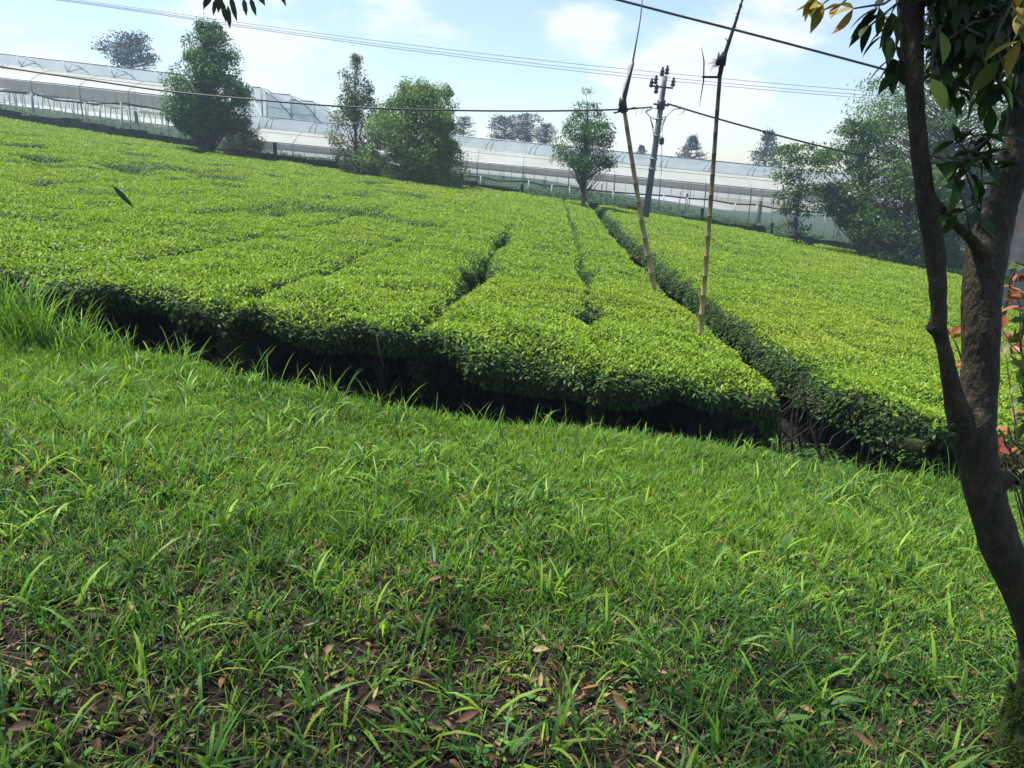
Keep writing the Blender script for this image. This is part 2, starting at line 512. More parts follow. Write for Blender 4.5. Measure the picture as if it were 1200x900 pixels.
def canopy(mb, kl, kr, y0, y1, skirt_l=.6, skirt_r=.6, corner=0.0, stems=None, quality=1.0):
    """one clipped row between furrow kl (left) and kr (right)"""
    yl = [y0]
    while yl[-1] < y1:
        yl.append(yl[-1] + max(.07, .0115 * yl[-1]))
    yl = np.array(yl)
    yy = np.concatenate([[y0 + .2, y0 + .0, y0 - .05, y0], yl[1:]])
    dv = np.concatenate([[.27, .21, .11, .04], .025 * np.exp(-(yl[1:] - y0) / .1)])
    su = np.array([.05, -.02, -.02, .0, .035, .075] + list(np.linspace(.13, .87, 13)) + [.925, .965, 1.0, 1.02, 1.02, .95])
    du = np.array([skirt_l, .38, .2, .1, .045, .012] + [0] * 13 + [.012, .045, .1, .2, .38, skirt_r])
    S, YY = np.meshgrid(su, yy); DU, DV = np.meshgrid(du, dv)
    XL = fcurve(FUR[kl], YY, kl) + half_gap(kl, YY) + corner * np.exp(-(YY - y0) / .55)
    XR = fcurve(FUR[kr], YY, kr) - half_gap(kr, YY)
    X = XL + (XR - XL) * S
    front = np.exp(-np.maximum(YY - y0, 0) / .5)
    DV = DV * (.62 + .7 * vnoise(X * 2.2 + 7, 0 * X, 59)) * 1.0
    YYd = YY + front * (.25 * (vnoise(X * 3.7, 0 * X, 60) - .5) + .55 * (fbm(X * 1.3, 0 * X, 61) - .5) + .12 * (vnoise(X * 6, DV * 9, 62) - .5))
    lump = front * .12 * (fbm(X * 2.4, YYd * 2.4, 67, 2) - .55) + .11 * (fbm(X * 1.0, YYd * .8, 63, 3) - .5) + .06 * (vnoise(X * 3.2, YYd * 3.0, 64) - .5)
    hole = .26 * sstep(.66, .92, vnoise(X * .9 + 3, YYd * .55, 65)) * sstep(9, 14, YYd) * (X < -1.5)
    Z = tea_top(X, YYd) + lump - hole * .6 - np.maximum(DU, DV) - .02
    X = X + .1 * (vnoise(YY * 5, DU * 8 + kl, 66) - .5) * (DU > .03)
    V = np.stack([X, YYd, Z], -1)
    r, cN = X.shape
    idx = np.arange(r * cN).reshape(r, cN)
    a, b, c, d = idx[:-1, :-1].ravel(), idx[:-1, 1:].ravel(), idx[1:, 1:].ravel(), idx[1:, :-1].ravel()
    f = np.concatenate([np.stack([a, b, c], 1), np.stack([a, c, d], 1)])
    Vf = V.reshape(-1, 3)
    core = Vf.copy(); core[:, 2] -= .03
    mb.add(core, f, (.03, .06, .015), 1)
    # leaves on the surface
    A, B, C = Vf[f[:, 0]], Vf[f[:, 1]], Vf[f[:, 2]]
    cr = np.cross(B - A, C - A); area = np.linalg.norm(cr, axis=1) * .5; nf = unit(cr)
    cen = (A + B + C) / 3
    dist = cen[:, 1]
    size = np.interp(dist, [5, 9, 15, 25, 40], [.037, .04, .05, .069, .089])
    dens = quality * np.interp(dist, [5, 9, 15, 25, 40], [4000, 2700, 1150, 470, 240])
    # drop what lies outside the view
    vis = np.abs(cen[:, 0]) < .74 * cen[:, 1] + 1.2
    side = nf[:, 2] < .55
    dens = dens * np.where(side, .42, 1.0) * vis
    cnt = rng.poisson(area * dens)
    fi = np.repeat(np.arange(len(f)), cnt)
    n = len(fi)
    r1, r2 = rng.random(n), rng.random(n)
    sw = r1 + r2 > 1; r1[sw] = 1 - r1[sw]; r2[sw] = 1 - r2[sw]
    P = A[fi] + (B - A)[fi] * r1[:, None] + (C - A)[fi] * r2[:, None]
    Nn = nf[fi]; isS = side[fi]; sz = size[fi]
    az = rng.random(n) * 2 * math.pi
    # shoots share an azimuth cell so leaves come in sprays
    hz = np.stack([np.cos(az), np.sin(az), 0 * az], 1)
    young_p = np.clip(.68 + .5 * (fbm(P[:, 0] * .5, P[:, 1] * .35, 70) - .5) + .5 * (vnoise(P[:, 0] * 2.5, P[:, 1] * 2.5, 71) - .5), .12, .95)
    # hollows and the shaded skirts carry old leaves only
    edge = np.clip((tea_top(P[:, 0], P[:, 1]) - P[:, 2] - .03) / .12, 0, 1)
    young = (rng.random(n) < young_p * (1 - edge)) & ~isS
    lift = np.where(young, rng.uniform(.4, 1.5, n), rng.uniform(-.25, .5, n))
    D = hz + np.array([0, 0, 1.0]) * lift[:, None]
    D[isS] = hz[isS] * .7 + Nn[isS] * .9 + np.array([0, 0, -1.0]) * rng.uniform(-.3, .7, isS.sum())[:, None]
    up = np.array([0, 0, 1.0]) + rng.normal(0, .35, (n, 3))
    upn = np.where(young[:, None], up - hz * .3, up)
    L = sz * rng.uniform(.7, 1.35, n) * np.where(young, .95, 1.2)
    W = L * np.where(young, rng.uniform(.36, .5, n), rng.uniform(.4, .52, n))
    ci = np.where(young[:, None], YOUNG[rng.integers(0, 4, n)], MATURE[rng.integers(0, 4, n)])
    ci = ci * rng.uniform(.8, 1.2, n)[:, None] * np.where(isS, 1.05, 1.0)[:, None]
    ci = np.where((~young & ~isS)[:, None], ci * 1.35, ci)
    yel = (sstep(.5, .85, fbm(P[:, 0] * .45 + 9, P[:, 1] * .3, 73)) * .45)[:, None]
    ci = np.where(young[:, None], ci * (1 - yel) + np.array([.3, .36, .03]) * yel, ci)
    P = P + np.array([0, 0, 1.0]) * (np.where(young, rng.uniform(-.01, .03, n), rng.uniform(-.05, .0, n)) * (sz / .05))[:, None]
    hi = P[:, 1] < 9.5
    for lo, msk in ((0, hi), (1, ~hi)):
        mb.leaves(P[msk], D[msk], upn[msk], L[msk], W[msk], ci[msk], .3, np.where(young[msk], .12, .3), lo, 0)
    # woody stems under the front end
    if stems is not None and y0 < 7:
        xa = float(fcurve(FUR[kl], np.array(y0), kl)); xb = float(fcurve(FUR[kr], np.array(y0), kr))
        xa = max(xa, -7.5)
        for i in range(int((xb - xa) / .06)):
            x = rng.uniform(xa, xb); y = y0 + rng.uniform(.18, 1.0)
            g = float(ground(x, y)); top = float(tea_top(x, y)) - .08
            p = np.array([x, y, g - .03]); q = np.array([x + rng.normal(0, .2), y + rng.normal(-.05, .15), top])
            m1 = p + (q - p) * .35 + rng.normal(0, .05, 3); m2 = p + (q - p) * .7 + rng.normal(0, .06, 3)
            r0 = rng.uniform(.006, .02)
            stems.tube([p, m1, m2, q], [r0, r0 * .75, r0 * .5, r0 * .3], 5, mi=0)
            for _ in range(2):
                e = m1 + rng.normal(0, .2, 3) * np.array([1, .8, .5]) + np.array([0, -.05, .28])
                stems.tube([m1, (m1 + e) / 2 + rng.normal(0, .03, 3), e], [r0 * .5, r0 * .35, r0 * .2], 4)


def side_stems(stems, k, sgn, y0, y1):
    for i in range(int((y1 - y0) / .16)):
        y = rng.uniform(y0, y1)
        x = float(fcurve(FUR[k], np.array(y), k)) + sgn * (float(half_gap(k, np.array(y))) + rng.uniform(.08, .5))
        g = float(ground(x, y)); top = float(tea_top(x, y)) - .1
        p = np.array([x, y, g - .03]); q = np.array([x + rng.normal(-sgn * .08, .12), y + rng.normal(0, .15), top])
        m1 = p + (q - p) * .4 + rng.normal(0, .05, 3)
        r0 = rng.uniform(.006, .018)
        stems.tube([p, m1, q], [r0, r0 * .75, r0 * .35], 5)


def start_y(kl, kr, base):
    xm = FUR[kr] if FUR[kr] < 0 else FUR[kl]
    xm = min(abs(FUR[kl]), abs(FUR[kr]))
    return max(base, (xm - 3.0) / .74)


_fr = np.array([on_tea(x, y) for x, y in ((0, 316), (200, 346), (330, 362), (480, 390), (640, 408), (800, 436), (935, 462), (1010, 470), (1110, 494))])
print('FRONT', np.round(_fr[:, :2], 2).tolist())


def front_y(kl, kr):
    return float(np.interp((FUR[kl] + FUR[kr]) / 2, _fr[:, 0], _fr[:, 1]))


rows = [
    (1, 0, 5.95, '', 0, .6, .3),
    (2, 1, 5.9, 'broad bright tea hedge in mid field, second row left of the deep furrow', 0, .6, .6),
    (3, 2, 5.95, 'tea hedge with dark ragged front and bare stems, third row left of the deep furrow', 0, .6, .6),
    (0, -1, 5.62, 'tea hedge bordering the deep furrow on its right, behind the forked tree trunk', .5, .3, .6),
    (-1, -2, 5.6, 'tea hedge one row right of the deep furrow row, running up to the utility pole', 0, .6, .6),
]
rows[0] = (1, 0, 5.95, 'tea hedge bordering the deep furrow on its left, ending in a glossy dark corner', 0, .6, .3)
for kl, kr, y0, lab, cor, sl, sr in rows:
    xm = (FUR[kl] + FUR[kr]) / 2
    t = thing('tea_hedge', (xm, y0 + .5, float(ground(xm, y0 + .5))), lab, 'tea hedge', 'clipped tea hedges')
    fol = MB(); st = MB()
    y_s = front_y(kl, kr)
    canopy(fol, kl, kr, y_s, 39.6, sl, sr, cor, st)
    if kr == 0:
        side_stems(st, 0, -1, 6.2, 14)
    if kl == 0:
        side_stems(st, 0, 1, 6.0, 16)
    fol.build('foliage', [MAT['tea'], MAT['tea_core']], t)
    if st.v:
        st.build('stems', MAT['tea_stem'], t)['kind'] = 'stuff'
for name, pairs, lab in (
        ('tea_field', [(k + 1, k) for k in range(3, 25)], 'wide bright green tea field of merged clipped rows on the left'),
        ('tea_field', [(-k, -k - 1) for k in range(2, 17)], 'bright green tea field of merged clipped rows on the right behind the forked tree')):
    mb = MB(); st = MB()
    for kl, kr in pairs:
        ys0 = start_y(kl, kr, front_y(kl, kr))
        if ys0 > 38:
            continue
        canopy(mb, kl, kr, ys0, 39.6, .5, .5, 0, mb_st if False else st)
    if st.v:
        for v_, f_ in zip(st.v, st.f):
            pass
        base = 0
        V = np.concatenate(st.v); Fc = np.concatenate(st.f)
        mb.add(V, Fc, (.1, .09, .07), 2)
    o = mb.build(name, [MAT['tea'], MAT['tea_core'], MAT['tea_stem']])
    tag(o, lab, 'tea field', kind='stuff')

# narrow dark streak laid over the tea on the left
t = thing('dark_streak', on_tea(157, 243), 'long narrow dark streak across the bright tea canopy at the left', 'leaf')
mb = MB()
yl_ = float(on_tea(158, 246)[1]) * .99
p0, p2 = at(131, 217, yl_), at(157, 243, yl_)
o_ = np.array([0, -.05, .06])
mb.leaves(np.array([p0]), np.array([p2 - p0]), np.array([[0.3, -1.0, .5]]), [float(np.linalg.norm(p2 - p0))], [.075], np.array([[.02, .04, .014]]), .5, .16, -1)
mb.build('blade', MAT['near_leaf'], t)

# ------------------------------------------------------------------ lawn
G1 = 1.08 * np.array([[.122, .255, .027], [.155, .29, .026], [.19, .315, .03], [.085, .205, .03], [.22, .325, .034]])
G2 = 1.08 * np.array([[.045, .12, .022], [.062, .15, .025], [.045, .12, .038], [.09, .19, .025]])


def open_soil(x, y):
    """0 dense grass ... 1 bare litter"""
    n = fbm(x * 1.1 + 4, y * 1.5, 90, 4)
    near = 1 - sstep(2.3, 4.3, y + .35 * x * .3)
    return np.clip(sstep(.42, .66, n) * .8 * near + .25 * near, 0, 1)


lawn = MB()
N = 56000
ty = 0.9 + (5.5 - .9) * np.sqrt(rng.random(N)); tx = rng.uniform(-1, 1, N) * (.72 * ty + .5)
e = bank_edge(tx)
os_ = open_soil(tx, ty)
keep = (ty < e + .3) & (rng.random(N) < 1 - .62 * os_) & (rng.random(N) < np.interp(ty, [.9, 2.5, 3.4, 5.5], [.62, .74, .95, 1]))
tx, ty, os_ = tx[keep], ty[keep], os_[keep]
nb = rng.integers(3, 8, len(tx))
bi = np.repeat(np.arange(len(tx)), nb)
n = len(bi)
bx = tx[bi] + rng.normal(0, .012, n); by = ty[bi] + rng.normal(0, .012, n)
bp = np.stack([bx, by, ground(bx, by) - .006], 1)
edge_b = np.exp(-((by - bank_edge(bx) + .05) / .22) ** 2)
broad = rng.random(n) < .3 * (vnoise(bx * 2.3, by * 2.3, 93) > .35)
L = np.where(broad, rng.uniform(.03, .085, n), rng.uniform(.035, .11, n)) * (1 + .6 * edge_b * rng.random(n)) * (.75 + .5 * vnoise(bx * 1.6, by * 1.6, 96))
L *= np.interp(by, [1, 3, 5], [1.2, 1.05, .9]); 
W = np.where(broad, rng.uniform(.007, .014, n), rng.uniform(.003, .0065, n))
th = np.abs(rng.normal(.45, .35, n)); cu = rng.uniform(.1, 1.5, n)
lit = np.clip(fbm(bx * .8, by * .8, 94) * 1.3 - .32 + .56 * sstep(2.2, 3.8, by), 0, 1)  # lighter blades favoured farther out: sunlit band and shaded foreground painted in
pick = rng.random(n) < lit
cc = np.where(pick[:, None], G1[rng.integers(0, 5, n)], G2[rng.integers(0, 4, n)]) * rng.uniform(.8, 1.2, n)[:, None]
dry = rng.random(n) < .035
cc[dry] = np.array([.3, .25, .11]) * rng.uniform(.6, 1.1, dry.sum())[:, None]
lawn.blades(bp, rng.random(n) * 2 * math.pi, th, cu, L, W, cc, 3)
# longer, broader blades scattered through
N = 5200
by = 0.9 + 4.4 * np.sqrt(rng.random(N)); bx = rng.uniform(-1, 1, N) * (.72 * by + .5)
# gathered in tufts
kx = rng.integers(0, 800, N)
cxs = bx[kx] + rng.normal(0, .02, N); cys = by[kx] + rng.normal(0, .02, N)
bp = np.stack([cxs, cys, ground(cxs, cys) - .005], 1)
L = rng.uniform(.08, .24, N); W = rng.uniform(.006, .015, N)
cc = np.where((rng.random(N) < .6)[:, None], G1[rng.integers(0, 5, N)], G2[rng.integers(0, 4, N)]) * rng.uniform(.85, 1.25, N)[:, None]
ok = cys < bank_edge(cxs)
lawn.blades(bp[ok], rng.random(ok.sum()) * 6.283, np.abs(rng.normal(.6, .35, ok.sum())), rng.uniform(.4, 2.0, ok.sum()), L[ok], W[ok], cc[ok], 4)
# dead straw lying low
N = 9000
by = 0.9 + 4.2 * rng.random(N); bx = rng.uniform(-1, 1, N) * (.72 * by + .5)
bp = np.stack([bx, by, ground(bx, by) + rng.uniform(0, .02, N)], 1)
lawn.blades(bp, rng.random(N) * 6.283, rng.uniform(1.1, 1.7, N), rng.normal(0, .4, N), rng.uniform(.03, .11, N), rng.uniform(.0015, .004, N), np.array([.2, .155, .085]) * rng.uniform(.35, 1.2, N)[:, None], 3)
# taller arching blades along the rim of the bank
N = 900
bx = rng.uniform(-4.6, 4.6, N); bx = bx[rng.integers(0, 260, N)] + rng.normal(0, .03, N)
by = bank_edge(bx) + rng.normal(-.06, .07, N)
bp = np.stack([bx, by, ground(bx, by) - .005], 1)
L = rng.uniform(.1, .3, N) * (.6 + .7 * vnoise(bx * .9, 0 * bx, 97)); W = rng.uniform(.004, .008, N)
cc = np.where((rng.random(N) < .65)[:, None], G1[rng.integers(0, 5, N)], G2[rng.integers(0, 4, N)])
lawn.blades(bp, rng.random(N) * 6.283, np.abs(rng.normal(.25, .2, N)), rng.uniform(.3, 2.0, N), L, W, cc, 4)
tag(lawn.build('grass', MAT['grass']), 'short green grass with broad blades covering the bank in front of the tea', 'grass', kind='stuff')

# small round leaved herbs between the grass
hb = MB()
N = 9000
by = 1.0 + 4.1 * np.sqrt(rng.random(N)); bx = rng.uniform(-1, 1, N) * (.72 * by + .4)
k = rng.integers(0, 2600, N)
bx, by = bx[k] + rng.normal(0, .02, N), by[k] + rng.normal(0, .02, N)
p = np.stack([bx, by, ground(bx, by) + rng.uniform(.005, .03, N)], 1)
az = rng.random(N) * 6.283
d = np.stack([np.cos(az), np.sin(az), rng.uniform(-.1, .6, N)], 1)
hb.leaves(p, d, np.array([0, 0, 1.0]) + rng.normal(0, .3, (N, 3)), rng.uniform(.014, .035, N), rng.uniform(.008, .018, N),
          G2[rng.integers(0, 4, N)] * rng.uniform(.9, 1.6, N)[:, None], .2, .3, 0)
N = 6500
bx = rng.uniform(1.7, 3.6, N); by = rng.uniform(5.0, 6.9, N)
k = rng.integers(0, 420, N); bx, by = bx[k] + rng.normal(0, .04, N), by[k] + rng.normal(0, .04, N)
p = np.stack([bx, by, ground(bx, by) + rng.uniform(.01, .16, N)], 1)
az = rng.random(N) * 6.283
hb.leaves(p, np.stack([np.cos(az), np.sin(az), rng.uniform(-.2, .6, N)], 1), np.array([0, 0, 1.0]) + rng.normal(0, .3, (N, 3)), rng.uniform(.03, .075, N), rng.uniform(.015, .03, N), G2[rng.integers(0, 4, N)] * rng.uniform(.7, 1.2, N)[:, None], .2, .3, 0)
tag(hb.build('ground_herbs', MAT['herb']), 'tiny leafy herbs creeping between the grass blades', 'herbs', kind='stuff')

# leaf litter
BR = np.array([[.1, .055, .02], [.07, .042, .017], [.15, .1, .043], [.042, .028, .014], [.115, .055, .02], [.19, .14, .07]])
lt = MB()
N = 19000
by = .9 + 4.2 * rng.random(N) ** .75; bx = rng.uniform(-1, 1, N) * (.72 * by + .4)
keep = rng.random(N) < (.1 + .9 * open_soil(bx, by)) * (.35 + 1.0 * vnoise(bx * 2.4, by * 2.4, 98))
bx, by = bx[keep], by[keep]; n = len(bx)
p = np.stack([bx, by, ground(bx, by) + rng.uniform(.004, .028, n)], 1)
az = rng.random(n) * 6.283
d = np.stack([np.cos(az), np.sin(az), rng.normal(0, .3, n)], 1)
L = np.where(rng.random(n) < .25, rng.uniform(.035, .07, n), rng.uniform(.01, .03, n))
lt.leaves(p, d, np.array([0, 0, 1.0]) + rng.normal(0, .55, (n, 3)), L, L * rng.uniform(.22, .5, n), 1.7 * BR[rng.integers(0, 6, n)] * rng.uniform(.5, 1.1, n)[:, None], .6, rng.uniform(-.5, .9, n), 0)
for _ in range(900):   # twigs and dry stalks in the litter
    y = rng.uniform(1.1, 4.0); x = rng.uniform(-1, 1) * (.72 * y + .3); a_ = rng.random() * 6.283; l = rng.uniform(.04, .22)
    q = []
    for t_ in (0, .5, 1):
        xx, yy = x + math.cos(a_) * l * t_ + rng.normal(0, .006), y + math.sin(a_) * l * t_ + rng.normal(0, .006)
        q.append((xx, yy, float(ground(xx, yy)) + rng.uniform(.006, .02)))
    lt.tube(q, [.0018, .0016, .001], 4, tuple(np.array([.2, .15, .09]) * rng.uniform(.5, 1.3)))
tag(lt.build('leaf_litter', MAT['litter']), 'brown fallen leaves and twigs littering the bare soil between the grass', 'leaf litter', kind='stuff')


def on_ground(px, py):
    lo, hi = .3, 6.0
    for _ in range(40):
        m = (lo + hi) / 2
        q = at(px, py, m)
        if q[2] > float(ground(q[0], q[1])):
            lo = m
        else:
            hi = m
    return at(px, py, lo)


def fallen(px, py, L, az, col, lab, tilt=.1, up=.03):
    p = on_ground(px, py) + np.array([0, 0, up])
    m_ = MB()
    d_ = np.array([[math.cos(az), math.sin(az), tilt]])
    m_.leaves(p[None] - d_ * L / 2, d_, np.array([[rng.normal(0, .4), -.4, 1.0]]), [L], [L * .36], np.array([col]) * .7, .9, rng.uniform(-.5, .7), -1)
    o = m_.build('fallen_leaf', MAT['litter'])
    tag(o, lab, 'fallen leaf', 'single fallen leaves on the grass')


fallen(232, 648, .05, 1.3, (.2, .06, .04), 'reddish brown fallen leaf tipped upright in the grass at the left', 1.5, .05)
fallen(365, 745, .06, .5, (.34, .27, .18), 'pale tan fallen leaf lying on grass left of centre', .1, .05)
fallen(438, 848, .055, 2.8, (.25, .13, .075), 'brown curled fallen leaf on bare soil near the bottom edge', .1, .05)
fallen(548, 860, .075, .2, (.17, .075, .045), 'dark reddish fallen leaf on bare soil at the bottom centre', .15, .05)
fallen(510, 678, .06, .1, (.2, .085, .055), 'brown fallen leaf lying flat in dense grass near the middle', .1, .06)
fallen(30, 872, .075, .1, (.17, .09, .06), 'large dull brown fallen leaf in the bottom left corner', .1, .05)
fallen(1005, 885, .075, 2.6, (.2, .1, .06), 'brown fallen leaf beside the leafy weed at the bottom right', .1, .05)
fallen(342, 695, .05, 1.2, (.42, .38, .05), 'small bright yellow fallen leaf standing between grass blades', 1.4, .05)


def weed(px, py, n, Lr, lab, col):
    p = on_ground(px, py)
    t = thing('leafy_weed', p, lab, 'weed')
    m_ = MB()
    az = np.linspace(0, 6.283, n, endpoint=False) + rng.normal(0, .25, n)
    d_ = np.stack([np.cos(az), np.sin(az), rng.uniform(.25, .9, n)], 1)
    L = rng.uniform(*Lr, n)
    m_.leaves(np.tile(p, (n, 1)) + d_ * .012, d_, np.tile([0, 0, 1.0], (n, 1)) - d_ * .2, L, L * .3, np.asarray(col) * rng.uniform(.8, 1.3, n)[:, None], .25, .5, -1)
    m_.build('leaves', MAT['near_leaf'], t)
    m2 = MB(); m2.tube([p - np.array([0, 0, .02]), p + np.array([0.005, 0, .035])], [.005, .003], 6, (.09, .12, .04)); m2.build('stem', MAT['near_leaf'], t)


weed(912, 850, 11, (.06, .1), 'broad leaved green weed rosette on bare soil at the bottom right', (.08, .17, .03))
weed(968, 828, 5, (.09, .14), 'grey green weed with long lobed leaves beside the rosette weed', (.085, .16, .045))

# tall grass clump at the left end of the bank
pc = np.array([-3.35, 5.1, float(ground(-3.35, 5.1))])
cl = MB()
N = 620
bx = pc[0] + rng.normal(0, .34, N); by = bank_edge(bx) - .12 + rng.normal(0, .12, N)
kk = rng.integers(0, 160, N); bx = bx[kk] + rng.normal(0, .03, N); by = by[kk] + rng.normal(0, .03, N)
bp = np.stack([bx, by, ground(bx, by) - .01], 1)
hgt = np.exp(-((bx - pc[0]) / .5) ** 2)
L = rng.uniform(.16, .46, N) * (.55 + .75 * hgt); W = rng.uniform(.006, .011, N)
cc = np.where((rng.random(N) < .7)[:, None], G1[rng.integers(0, 5, N)], G2[rng.integers(0, 4, N)])
cl.blades(bp, rng.random(N) * 6.283, np.abs(rng.normal(.2, .18, N)), rng.uniform(.2, 1.7, N), L, W, cc, 4)
o = cl.build('grass_clump', MAT['grass'])
tag(o, 'tall arching grass clump at the left end of the bank before the tea', 'grass clump')


# ------------------------------------------------------------------ trees of the far edge
def wob(p, q, n, amp):
    ts = np.linspace(0, 1, n)[:, None]
    pts = p + (q - p) * ts
    w = rng.normal(0, amp, (n, 3)); w[0] = 0; w[-1] = 0
    return pts + w


def tree(name, px, base_py, top_py, Y, prof, width_px, nclump, per, leafL, cols, lab, cat='tree', group=None, clr=.1, spread=.3, shell=.55, trunk_r=.1, lean=0, limbs=True, flat=.7, mat='tree_leaf', stems=1):
    base = at(px, base_py, Y); top = at(px + lean, top_py, Y)
    g = float(ground(base[0], base[1])); base[2] = min(base[2], g)
    H = top[2] - base[2]; R = width_px / 2 * Y / F_PX
    t = thing(name, base, lab, cat, group)
    tr = MB(); cr = MB()
    axis_ = lambda h: base + (top - base) * h
    for s_ in range(stems):
        off = np.array([rng.normal(0, .12), rng.normal(0, .12), 0]) * (stems > 1)
        tp = wob(base - np.array([0, 0, .1]) + off, axis_(.93) + off * 4, 8, .05 * H / 5)
        tr.tube(tp, np.linspace(trunk_r, trunk_r * .15, 8), 8, (.12, .1, .08))
    hs = np.linspace(0, 1, len(prof)); prof = np.array(prof)
    C = []
    while len(C) < nclump:
        h = rng.uniform(clr, 1.0); rr = np.interp((h - clr) / (1 - clr), hs, prof)
        if rng.random() > rr + .12:
            continue
        a_ = rng.random() * 6.283; q = rr * R * (shell + (1 - shell) * rng.random()) ** .7 if rng.random() < .75 else rr * R * rng.random()
        q *= .8 + .45 * vnoise(np.array(a_ * 1.2 + px), np.array(h * 5.0), 77)
        c = axis_(h) + np.array([math.cos(a_) * q, math.sin(a_) * q * .85, 0])
        C.append((c, h, rr))
    for c, h, rr in C:
        if limbs:
            h0 = max(.05, h - rng.uniform(.1, .28))
            s0 = axis_(h0)
            mid = s0 + (c - s0) * .5 + np.array([0, 0, -.05 * R + .1 * rng.random()])
            r_ = trunk_r * .3 * (1 - h0 * .6)
            tr.tube([s0, mid, c], [r_, r_ * .6, r_ * .2], 5, (.12, .1, .08))
        sg = spread * (.35 + .65 * rr) * rng.uniform(.7, 1.3)
        m_ = int(per * rng.uniform(.6, 1.4))
        P = c + rng.normal(0, 1, (m_, 3)) * np.array([sg, sg, sg * flat])
        dd = unit(P - c) * .6 + rng.normal(0, .6, (m_, 3)) + np.array([0, 0, -.15])
        hh_ = (P[:, 2] - base[2]) / H; ax_ = base + (top - base) * np.clip(hh_, 0, 1)[:, None]
        env = np.interp((hh_ - clr) / (1 - clr), hs, prof) * R * (1.0 + .75 * (vnoise(np.arctan2(P[:, 1] - ax_[:, 1], P[:, 0] - ax_[:, 0]) * 1.6 + px, hh_ * 8, 78) - .45)) + .1
        ok = (hh_ > clr * .85) & (np.hypot(P[:, 0] - ax_[:, 0], P[:, 1] - ax_[:, 1]) < env)
        gap = .5 * vnoise(P[:, 0] * 1.9 + px, P[:, 2] * 2.3, 83) + .5 * vnoise(P[:, 1] * 1.9 + px, P[:, 2] * 2.3 + 5, 84)
        ok &= gap > rng.uniform(.32, .5, m_) - .1 * (rr < .3)
        P, dd, m_ = P[ok], dd[ok], int(ok.sum())
        base_c = cols[rng.integers(0, len(cols))] * rng.uniform(.65, 1.3)
        L = leafL * rng.uniform(.7, 1.3, m_)
        cr.leaves(P, dd, np.array([0, 0, 1.0]) + rng.normal(0, .5, (m_, 3)), L, L * .48, base_c * rng.uniform(.75, 1.25, m_)[:, None], .2, .2, 1)
    cr.build('crown', MAT[mat], t)
    tr.build('trunk', MAT['bark'], t)
    return t


DG = np.array([[.035, .085, .022], [.045, .105, .024], [.03, .07, .024], [.06, .125, .028]])
LG = np.array([[.13, .225, .034], [.16, .26, .038], [.105, .195, .034], [.075, .15, .03]])
OG = np.array([[.075, .135, .036], [.1, .155, .038], [.15, .135, .045], [.065, .125, .034]])
AG = np.array([[.07, .145, .036], [.095, .18, .04], [.05, .115, .034]])

tree('dense_tree', 243, 178, 24, 38, [.6, .95, 1.0, .95, .85, .68, .5, .22], 78, 230, 210, .125, DG * 1.9,
     'tall dense dark green tree of conical shape beside the left greenhouse', clr=.24, spread=.34, trunk_r=.17)
tree('slender_tree', 416, 200, 67, 38, [.45, .75, .95, 1, .85, .6, .42, .15], 62, 110, 110, .115, OG,
     'slender airy tree with brownish leaf tips left of the round bush', clr=.17, spread=.24, trunk_r=.085)
tree('bush_tree', 487, 218, 98, 37, [.85, 1, 1.0, .95, .9, .75, .5, .25], 114, 300, 200, .125, LG,
     'wide round light green bushy tree reaching down to the tea', clr=.02, spread=.42, trunk_r=.1, stems=4)
tree('bush_tree', 517, 216, 100, 38.2, [.3, .5, .4, .4, .5, .7, .8, .35], 46, 70, 130, .12, LG,
     'upright light green tree with a round tuft rising out of the wide bush', clr=.1, spread=.3, trunk_r=.08)
tree('young_tree', 683, 243, 107, 36, [.6, .95, 1, .9, .72, .5, .3, .12], 74, 130, 105, .105, DG * 1.5,
     'young tree with bare lower trunk and thinning top left of the bamboo poles', clr=.4, spread=.22, trunk_r=.11, lean=6)
tree('shrub_tree', 284, 184, 138, 37.0, [.6, 1, .9, .6, .3], 44, 60, 100, .1, np.array([[.13, .11, .035], [.1, .12, .035], [.16, .11, .035]]),
     'small orange brown sapling beside the tall dark tree', clr=.3, spread=.16, trunk_r=.035)
tree('thin_tree', 935, 282, 165, 34, [.45, .7, .55, .95, .7, 1, .8, .45], 74, 80, 95, .14, AG,
     'thin tree with layered drooping leaves in front of the greenhouse end', clr=.16, spread=.3, trunk_r=.06, flat=.35, lean=6)
tree('broad_tree', 1012, 292, 140, 35, [.4, .8, 1, .95, .85, .6, .3], 112, 170, 140, .14, AG,
     'broad green tree with short leaning trunk left of the forked tree', clr=.3, spread=.36, trunk_r=.15, flat=.4, stems=2)
tree('broad_tree', 1062, 300, 195, 33, [.9, 1, .95, .8, .5], 130, 190, 150, .14, AG * .85,
     'low dark spreading tree half hidden by the forked trunk', clr=.16, spread=.4, trunk_r=.15, flat=.6)
tree('canopy_tree', 1118, 300, 72, 38, [.25, .3, .5, .85, 1, .95, .6], 225, 250, 170, .14, AG,
     'tall wide tree with flat layered crown at the right behind the forked tree', clr=.3, spread=.55, trunk_r=.22, flat=.3)
tree('broad_tree', 1185, 296, 170, 36, [.8, 1, .9, .8, .5], 110, 140, 140, .14, AG,
     'rounded green tree at the right edge above the grey shed roof', clr=.1, spread=.45, trunk_r=.15, flat=.6)

# far pines
PN = np.array([[.014, .04, .03], [.02, .05, .036], [.012, .034, .028]])


